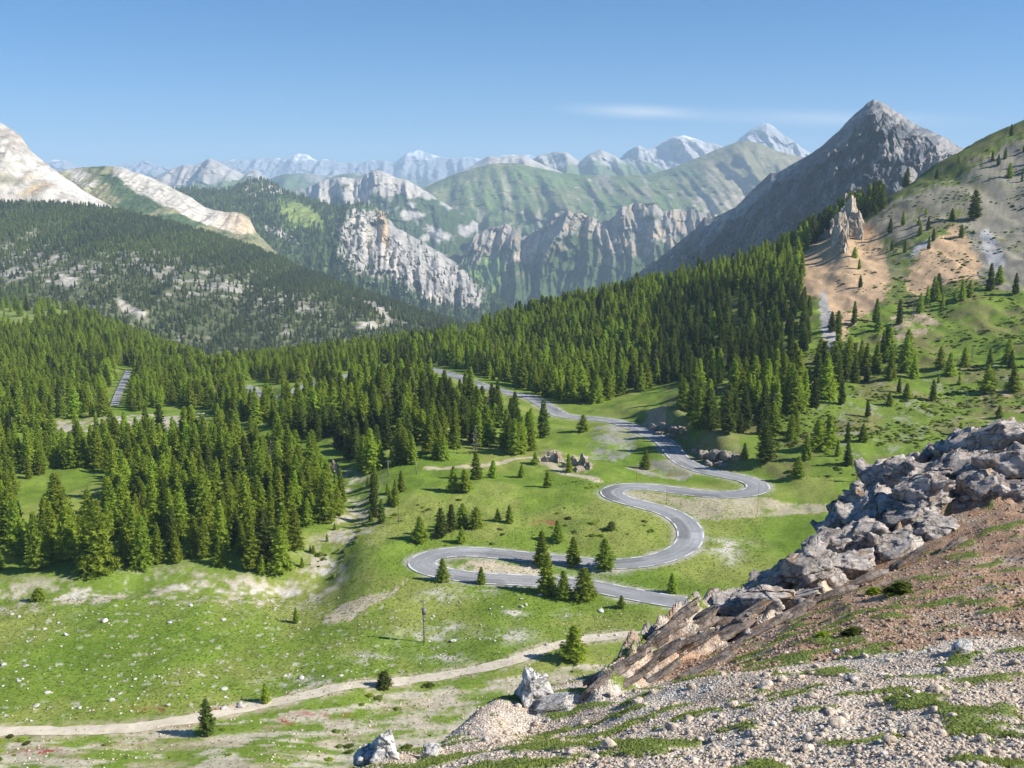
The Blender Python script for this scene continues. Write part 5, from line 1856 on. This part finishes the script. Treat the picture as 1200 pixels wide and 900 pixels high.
M_LICH = rock_mat('orange_lichen', (0.50, 0.22, 0.05), (0.60, 0.32, 0.08), (0.32, 0.15, 0.05), 0, 4)
o.data = rock_mesh(599, 3, M_LICH, 10, 0.1)
o.name = 'stone'
tag(o, 'orange lichened stone on top of the pale boulder', 'stone')
# larger stones of the scree, each by itself
cnt = 0
while cnt < 150:
    a, b = gr.uniform(540, 1200), gr.uniform(760, 898)
    edge = np.interp(a, [380, 500, 620, 700, 760, 900, 1200], [905, 885, 850, 828, 815, 780, 700])
    if b < edge:
        continue
    w = gr.uniform(6.5, 11) if gr.random() < 0.9 else gr.uniform(11, 20)
    o = rock_px(a, b, w, w * gr.uniform(0.5, 0.8), ROCK_STONE if gr.random() < 0.8 else ROCK_WHITE[2:], 0.9, 'stone', None, 0.3)
    wz = 'on the gravel below the big white boulder' if a < 720 else 'on the gravel just under the rust brown earth' if b < edge + 45 else 'between green cushions low on the gravel slope' if b > 850 else 'on the bare middle of the gravel slope'
    tag(o, ('large ' if w > 13 else 'small ' if w < 8.5 else '') + ('white' if o.data in ROCK_WHITE else 'beige') + ' angular stone lying ' + wz, 'stone', 'loose stones on the near slope')
    cnt += 1


# gravel: everything smaller
def slope_scatter(n, dens, smin, smax, seed, power=2.5):
    g = np.random.default_rng(seed)
    out = []
    while len(out) < n:
        a, b = g.uniform(-40, 1240, 4000), g.uniform(500, 925, 4000)
        L = g.uniform(math.log(7.5), math.log(50), 4000)
        y = np.exp(L)
        x = (a - 600) / FPX * y * 1.05
        z = slope_z(x, y)
        p, q = to_pix(x, y, z)
        pr = dens(p, q, x, y)
        ok = (q < 930) & (p > -40) & (p < 1240) & (g.random(4000) < pr)
        for i in np.nonzero(ok)[0]:
            s = smin + (smax - smin) * g.random() ** power
            out.append((x[i], y[i], z[i], s * g.uniform(0.5, 1.0), g.uniform(0, 6.28), g.integers(5), s))
            if len(out) >= n:
                break
    return out


def in_cush(x, y):
    return fbm(x / 1.15 + 3, y / 0.75, 3, 335) + 0.35 * fbm(x / 4, y / 4, 2, 337) + blob(*to_pix(x, y, slope_z(x, y)), 560, 895, 90, 14) * 0.5 + blob(*to_pix(x, y, slope_z(x, y)), 880, 893, 60, 10) * 0.35 + blob(*to_pix(x, y, slope_z(x, y)), 1080, 860, 90, 16) * 0.2 + blob(*to_pix(x, y, slope_z(x, y)), 1000, 830, 120, 30) * 0.12


def dens_gravel(p, q, x, y):
    edge = np.interp(p, [380, 430, 500, 560, 620, 700, 760, 900, 1000, 1200], [905, 885, 858, 830, 820, 815, 812, 792, 775, 738])
    w = 0.12 + 0.88 * sstep(-60, 24, q - edge + 26 * fbm(x / 1.5, y / 1.5, 3, 351))
    return w * np.where(in_cush(x, y) > 0.36, 0.08, 1.0)


M_RUBBLE = rock_mat('rust_rubble', (0.42, 0.275, 0.185), (0.50, 0.37, 0.27), (0.22, 0.135, 0.09), 0.0, 3.0)
RUBBLE = [rock_mesh(590 + k, 1, M_RUBBLE, 6, 0.12) for k in range(5)]
o = forest('rubble', 'rust brown rubble strewn below the rock outcrop', slope_scatter(6000, lambda p, q, x, y: poly_mask(p, q, RUST) * np.where(in_cush(x, y) > 0.36, 0.1, 1.0), 0.008, 0.06, 94, 3.4), RUBBLE)
o['category'] = 'rubble'
o = forest('gravel', 'loose pale gravel covering the near slope', slope_scatter(24000, dens_gravel, 0.007, 0.032, 91, 2.4) + slope_scatter(450, dens_gravel, 0.03, 0.075, 93, 2.6), STONE_TINY)
o['category'] = 'gravel'

# low cushion plants
M_CUSH = foliage_mat('cushion_leaves', (0.15, 0.205, 0.04), (0.34, 0.40, 0.09), 0.4)


def tuft(seed, mat=None):
    g = np.random.default_rng(seed)
    V, F, t = [], [], []
    for k in range(16):
        a, r = g.uniform(0, 6.28), g.uniform(0, 0.8)
        b = np.array([r * math.cos(a), r * math.sin(a), 0])
        a2 = g.uniform(0, 6.28)
        s = np.array([math.cos(a2), math.sin(a2), 0]) * g.uniform(0.12, 0.25)
        tip = b * 1.25 + np.array([g.normal(0, .15), g.normal(0, .15), g.uniform(0.35, 0.9)])
        i = len(V)
        V += [b - s, b + s, tip]
        F.append((i, i + 1, i + 2))
        q = g.random()
        t += [q, q, q]
    return np_mesh('tuft', np.array(V), np.array(F), mat or M_CUSH, None, False, {'tone': t})


TUFT = [tuft(700 + k) for k in range(5)]
o = forest('cushion_plants', 'low green cushion plants on the near slope', slope_scatter(17000, lambda p, q, x, y: sstep(0.30, 0.40, in_cush(x, y) - 0.06 * (q < 760)) * np.where(poly_mask(p, q, CRAG), 0.4, 1.0), 0.04, 0.085, 92, 1.0), TUFT)
o['category'] = 'plants'
# leafy shrubs on the rust brown earth
for a, b, w, lb in ((1025, 697, 24, 'yellow green leafy plant on the rust brown earth'), (965, 748, 22, 'bright green leafy shrub at the foot of the rust brown earth'), (1000, 745, 30, 'dark green shrub beside the bright leafy one'), (1055, 697, 40, 'dark green mat shrub below the yellow green plant')):
    x, y = hitF(a, b)
    z = float(slope_z(x, y))
    k = y / FPX
    root = bpy.data.objects.new('shrub', None)
    link(root)
    root.location = (x, y, z - 0.05)
    s = w * k * 0.55
    root.scale = (s, s, s * 0.42)
    c, t, _ = PROTO['bush'][1 if 'dark' in lb else 0]
    link(bpy.data.objects.new('foliage', c), root)
    link(bpy.data.objects.new('stem', t), root)
    tag(root, lb, 'shrub')

# ------------------------------------------------------------------ rocks and stones of the valley
def rock_valley(px, py, w, h, meshes, parent=None, name='rock', off=(0, 0, 0), sink=0.2, rot=0.3):
    x, y = hit(px, py + h * 0.4)
    z = float(ground_z(x, y))
    k = (y * CP - (z - CAMZ) * SP) / FPX
    hw, hh = 0.5 * w * k, 0.5 * h * k
    return put_rock(meshes[gr.integers(len(meshes))], x - off[0], y - off[1], z + hh * (1 - 2 * sink) - off[2], hw * 1.1, hw, hh * 1.12, (gr.normal(0, 0.1), gr.normal(0, 0.12), gr.uniform(-rot, rot) * 3), name, parent)


def outcrop(name, label, cx_, cy_, parts, meshes, sink=0.2):
    x, y = hit(cx_, cy_)
    e = bpy.data.objects.new(name, None)
    link(e)
    e.location = (x, y, float(ground_z(x, y)))
    tag(e, label, 'rock outcrop')
    for q in parts:
        rock_valley(*q, meshes, e, 'rock', tuple(e.location), sink)
    return e


PINN = [rock_mesh(620 + k, 4, M_PINN, 9 + k, 0.10) for k in range(4)]
for me_ in PINN:
    for v_ in me_.vertices:
        k_ = 1.0 - 0.40 * max(-0.5, v_.co.z)
        v_.co.x = v_.co.x * k_ + 0.10 * math.sin(5 * v_.co.z)
        v_.co.y *= k_
BANK = [rock_mesh(630 + k, 3, M_BANK, 9 + k, 0.08) for k in range(4)]
outcrop('rock_pinnacle', 'ochre and white rock pinnacle standing at the head of the tan slope', 990, 290,
        [(992, 258, 26, 48), (984, 272, 17, 42), (986, 290, 13, 30), (1002, 264, 17, 36), (977, 268, 15, 24), (998, 252, 14, 38), (990, 250, 12, 36), (970, 274, 14, 14), (1006, 276, 10, 18), (981, 284, 12, 30), (988, 300, 10, 14), (996, 272, 18, 24), (964, 278, 12, 8), (1004, 256, 9, 22), (986, 258, 10, 34)], PINN)
outcrop('rock_outcrop', 'pale ruined looking outcrop beside the worn path', 652, 543,
        [(647, 536, 13, 15), (655, 537, 10, 16), (640, 539, 9, 9), (672, 540, 12, 14), (684, 541, 12, 16), (690, 546, 10, 10), (664, 545, 9, 8), (630, 541, 8, 6), (678, 549, 14, 6)], PINN)
outcrop('rock_outcrop', 'small cream rock tower among the trees by the stream', 392, 548, [(392, 541, 9, 17), (396, 549, 7, 8), (388, 550, 8, 7)], PINN)
outcrop('rock_outcrop', 'broken grey brown rock face in the road cutting', 845, 528,
        [(826, 528, 16, 13), (838, 530, 18, 16), (850, 532, 16, 14), (862, 536, 14, 10), (816, 524, 12, 10), (832, 538, 14, 8), (846, 540, 16, 8)], BANK, 0.36)
outcrop('rock_outcrop', 'tan rock bank above the upper road', 775, 500,
        [(766, 496, 14, 10), (778, 495, 16, 12), (790, 497, 16, 12), (800, 500, 12, 9), (772, 504, 14, 7), (786, 505, 16, 7)], BANK, 0.36)

VST = [rock_mesh(640 + k, 2, M_WHITE, 9, 0.09) for k in range(5)]
n_st = 0
zones = [([(0, 850), (0, 775), (200, 790), (330, 760), (450, 770), (400, 805), (260, 832)], 70, 'white stone lying in the grass just above the dirt track', 'stones above the dirt track'),
         ([(0, 780), (0, 705), (300, 700), (420, 740), (440, 775), (200, 790)], 34, 'white stone scattered in the open stony meadow', 'stones of the open meadow'),
         ([(480, 760), (500, 700), (640, 695), (760, 715), (740, 742), (560, 780)], 24, 'pale stone in the grass between road and dirt track', 'stones between road and track')]
for poly, n, lb, gp in zones:
    pa = np.array(poly)
    k = 0
    while k < n:
        a, b = gr.uniform(pa[:, 0].min(), pa[:, 0].max()), gr.uniform(pa[:, 1].min(), pa[:, 1].max())
        if not bool(poly_mask(np.array([a]), np.array([b]), poly)[0]):
            continue
        w = 2.6 + 5.4 * gr.random() ** 3.4
        o = rock_valley(a, b, w, w * gr.uniform(0.35, 0.7), VST, None, 'stone', sink=0.35, rot=1)
        big = 'large ' if w > 6 else 'tiny ' if w < 3.4 else ''
        tag(o, big + lb, 'stone', gp)
        k += 1


def valley_scatter(polys, n, smin, smax, seed, power=2.5, flt=None, nk=5, flat=(0.5, 1.0)):
    g = np.random.default_rng(seed)
    out = []
    while len(out) < n:
        L = g.uniform(math.log(118), math.log(620), 6000)
        y = np.exp(L)
        x = g.uniform(-0.56, 0.56, 6000) * y
        z = ground_z(x, y)
        a, b = to_pix(x, y, z)
        pr = np.zeros(6000)
        for p, w in polys:
            pr = np.maximum(pr, w * poly_mask(a, b, p))
        ok = g.random(6000) < pr * np.minimum((y / 350.0) ** 2 * 4, 1)
        d, _ = curve_dist(x, y, road_c, np.zeros(len(road_c)))
        ok &= d > 3.8
        if flt is not None:
            ok &= flt(x, y, a, b, g)
        for i in np.nonzero(ok)[0]:
            s = smin + (smax - smin) * g.random() ** power
            out.append((x[i], y[i], z[i], s * g.uniform(*flat), g.uniform(0, 6.28), g.integers(nk), s))
            if len(out) >= n:
                break
    return out


MEADOW = [(-50, 850), (-50, 700), (400, 700), (480, 690), (760, 700), (760, 742), (560, 790), (260, 835)]
FOOT = [(-60, 930), (-60, 862), (250, 845), (500, 800), (760, 750), (900, 760), (900, 930)]
o = forest('scattered_stones', 'small white stones sprinkled over the meadows', valley_scatter([(MEADOW, 0.5), (FOOT, 1.0), ([(690, 535), (688, 518), (705, 503), (740, 500), (752, 512), (740, 530)], 1.0), ([(930, 500), (1060, 440), (1200, 440), (1200, 500), (1000, 540)], 0.15)], 2600, 0.04, 0.2, 95, 3.0,
           lambda x, y, a, b, g: (fbm(x / 11, y / 11, 3, 411) + g.normal(0, 0.22, len(x))) > 0.05), STONE_TINY)
o['category'] = 'stones'
# low juniper and heath mats
HILL = [(890, 560), (800, 470), (930, 430), (960, 380), (1010, 260), (1200, 150), (1260, 130), (1260, 520), (1000, 560)]
TUFT2 = [tree_meshes('mat', (720 + k, 1.0, 1.1, 34, 'bush', 0.42, 0.8), (M_LARCH, M_CUSH, M_PINE)[k])[2] for k in range(3)]
o = forest('heath_mats', 'low juniper and heath mats on the hillside and meadows', valley_scatter([(HILL, 1.0), (FOOT, 0.06), ([(400, 700), (420, 600), (700, 560), (780, 620), (640, 640), (480, 640)], 0.12), ([(340, 700), (380, 640), (430, 600), (420, 690)], 0.5)], 3800, 0.22, 0.95, 96, 2.0,
           lambda x, y, a, b, g: (fbm(x / 22, y / 22, 3, 421) + g.normal(0, 0.15, len(x))) > 0.08, 3, (0.25, 0.6)), TUFT2)
o['category'] = 'plants'
M_BLADE = foliage_mat('grass_blades', (0.13, 0.20, 0.03), (0.27, 0.34, 0.07), 0.4)
# grass: short blades in clumps over the nearest meadow
o = forest('grass', 'short alpine grass of the lower meadow', valley_scatter([(MEADOW, 1.0), ([(400, 700), (420, 600), (700, 560), (900, 600), (900, 700), (760, 700)], 0.8), (FOOT, 0.25)], 22000, 0.10, 0.26, 97, 1.0, None, 5, (0.5, 0.9)), [tuft(760 + k, M_BLADE) for k in range(5)])
o['category'] = 'grass'

# ------------------------------------------------------------------ poles
M_WOOD, n_, l_, b_ = new_mat('weathered_wood', 0.9, 0.1)
b_.inputs['Base Color'].default_value = (0.22, 0.19, 0.16, 1)
M_METAL, n_, l_, b_ = new_mat('grey_metal', 0.5, 0.4)
b_.inputs['Base Color'].default_value = (0.16, 0.17, 0.18, 1)
M_REDP, n_, l_, b_ = new_mat('faded_red_paint', 0.7, 0.2)
b_.inputs['Base Color'].default_value = (0.34, 0.13, 0.08, 1)


def cyl(r0, r1, z0, z1, n=10, cx_=0, cy_=0):
    a = np.arange(n) * 2 * np.pi / n
    V = np.concatenate([np.column_stack([cx_ + r0 * np.cos(a), cy_ + r0 * np.sin(a), np.full(n, z0)]), np.column_stack([cx_ + r1 * np.cos(a), cy_ + r1 * np.sin(a), np.full(n, z1)]), [[cx_, cy_, z1], [cx_, cy_, z0]]])
    F = [(k, (k + 1) % n, n + (k + 1) % n) for k in range(n)] + [(k, n + (k + 1) % n, n + k) for k in range(n)] + [(n + k, n + (k + 1) % n, 2 * n) for k in range(n)] + [((k + 1) % n, k, 2 * n + 1) for k in range(n)]
    return V, np.array(F)


def boxm(x0, x1, y0, y1, z0, z1):
    V = np.array([(x, y, z) for x in (x0, x1) for y in (y0, y1) for z in (z0, z1)])
    F = np.array([(0, 1, 3, 2), (4, 6, 7, 5), (0, 4, 5, 1), (2, 3, 7, 6), (0, 2, 6, 4), (1, 5, 7, 3)])
    return V, F


def pole_at(px, py, hp, label, transformer):
    x, y = hit(px, py)
    z = float(ground_z(x, y))
    H = hp * (y * CP - (z - CAMZ) * SP) / FPX / 0.93
    e = bpy.data.objects.new('utility_pole', None)
    link(e)
    e.location = (x, y, z)
    e.rotation_euler = (0, 0, 0.3)
    tag(e, label, 'utility pole')
    link(bpy.data.objects.new('pole', np_mesh('pole', *cyl(0.13, 0.09, -0.4, H), M_WOOD)), e)
    arm = link(bpy.data.objects.new('crossarm', np_mesh('crossarm', *boxm(-0.7, 0.7, -0.06, 0.06, H * 0.95, H * 0.95 + 0.12), M_WOOD, None, False)), e)
    for q in (-0.6, 0.0, 0.6):
        link(bpy.data.objects.new('insulator', np_mesh('insulator', *cyl(0.05, 0.03, H * 0.95 + 0.12, H * 0.95 + 0.34, 8, q), M_METAL)), arm)
    if transformer:
        link(bpy.data.objects.new('transformer', np_mesh('transformer', *boxm(-0.32, 0.32, -0.62, -0.11, H * 0.66, H * 0.80), M_METAL, None, False)), e)
        link(bpy.data.objects.new('switch_box', np_mesh('switch_box', *boxm(-0.2, 0.2, -0.42, -0.11, H * 0.5, H * 0.56), M_METAL, None, False)), e)


pole_at(497, 752, 50, 'wooden utility pole with a transformer box in the lower meadow', True)
pole_at(1004, 566, 22, 'wooden utility pole on the grass behind the rocky spur', True)
pole_at(455, 561, 18, 'wooden utility pole at the foot of the dark knoll forest', False)
pole_at(488, 557, 14, 'second wooden utility pole at the foot of the knoll forest', False)
for a, b, hp, lb in ((781, 592, 22, 'thin faded red snow pole inside the upper road bend'), (746, 562, 20, 'thin faded red snow pole below the road embankment'), (888, 600, 52, 'tall thin snow pole beside the far hairpin')):
    x, y = hit(a, b)
    z = float(ground_z(x, y))
    H = hp * y / FPX
    e = bpy.data.objects.new('snow_pole', None)
    link(e)
    e.location = (x, y, z)
    tag(e, lb, 'pole')
    link(bpy.data.objects.new('shaft', np_mesh('shaft', *cyl(0.04, 0.032, -0.3, H), M_REDP)), e)
    link(bpy.data.objects.new('cap', np_mesh('cap', *cyl(0.05, 0.04, H, H + 0.12), M_METAL)), e)

# ------------------------------------------------------------------ haze: one closed box of even air
m = bpy.data.materials.new('hazy_air')
m.use_nodes = True
nt = m.node_tree
for n in list(nt.nodes):
    if n.type != 'OUTPUT_MATERIAL':
        nt.nodes.remove(n)
pv = nt.nodes.new('ShaderNodeVolumePrincipled')
pv.inputs['Color'].default_value = (0.58, 0.78, 1.0, 1)
pv.inputs['Density'].default_value = 0.000088
pv.inputs['Anisotropy'].default_value = 0.0
nt.links.new(pv.outputs[0], nt.nodes['Material Output'].inputs['Volume'])
x0, x1, y0, y1, z0, z1 = -13000, 13000, -1500, 17500, -1900, 1010
Vh = [(x, y, z) for x in (x0, x1) for y in (y0, y1) for z in (z0, z1)]
Fh = [(0, 1, 3, 2), (4, 6, 7, 5), (0, 4, 5, 1), (2, 3, 7, 6), (0, 2, 6, 4), (1, 5, 7, 3)]
o = link(bpy.data.objects.new('haze', np_mesh('haze', Vh, Fh, m, None, False)))
tag(o, 'thin blue haze filling the air over the valley', 'haze', kind='stuff')
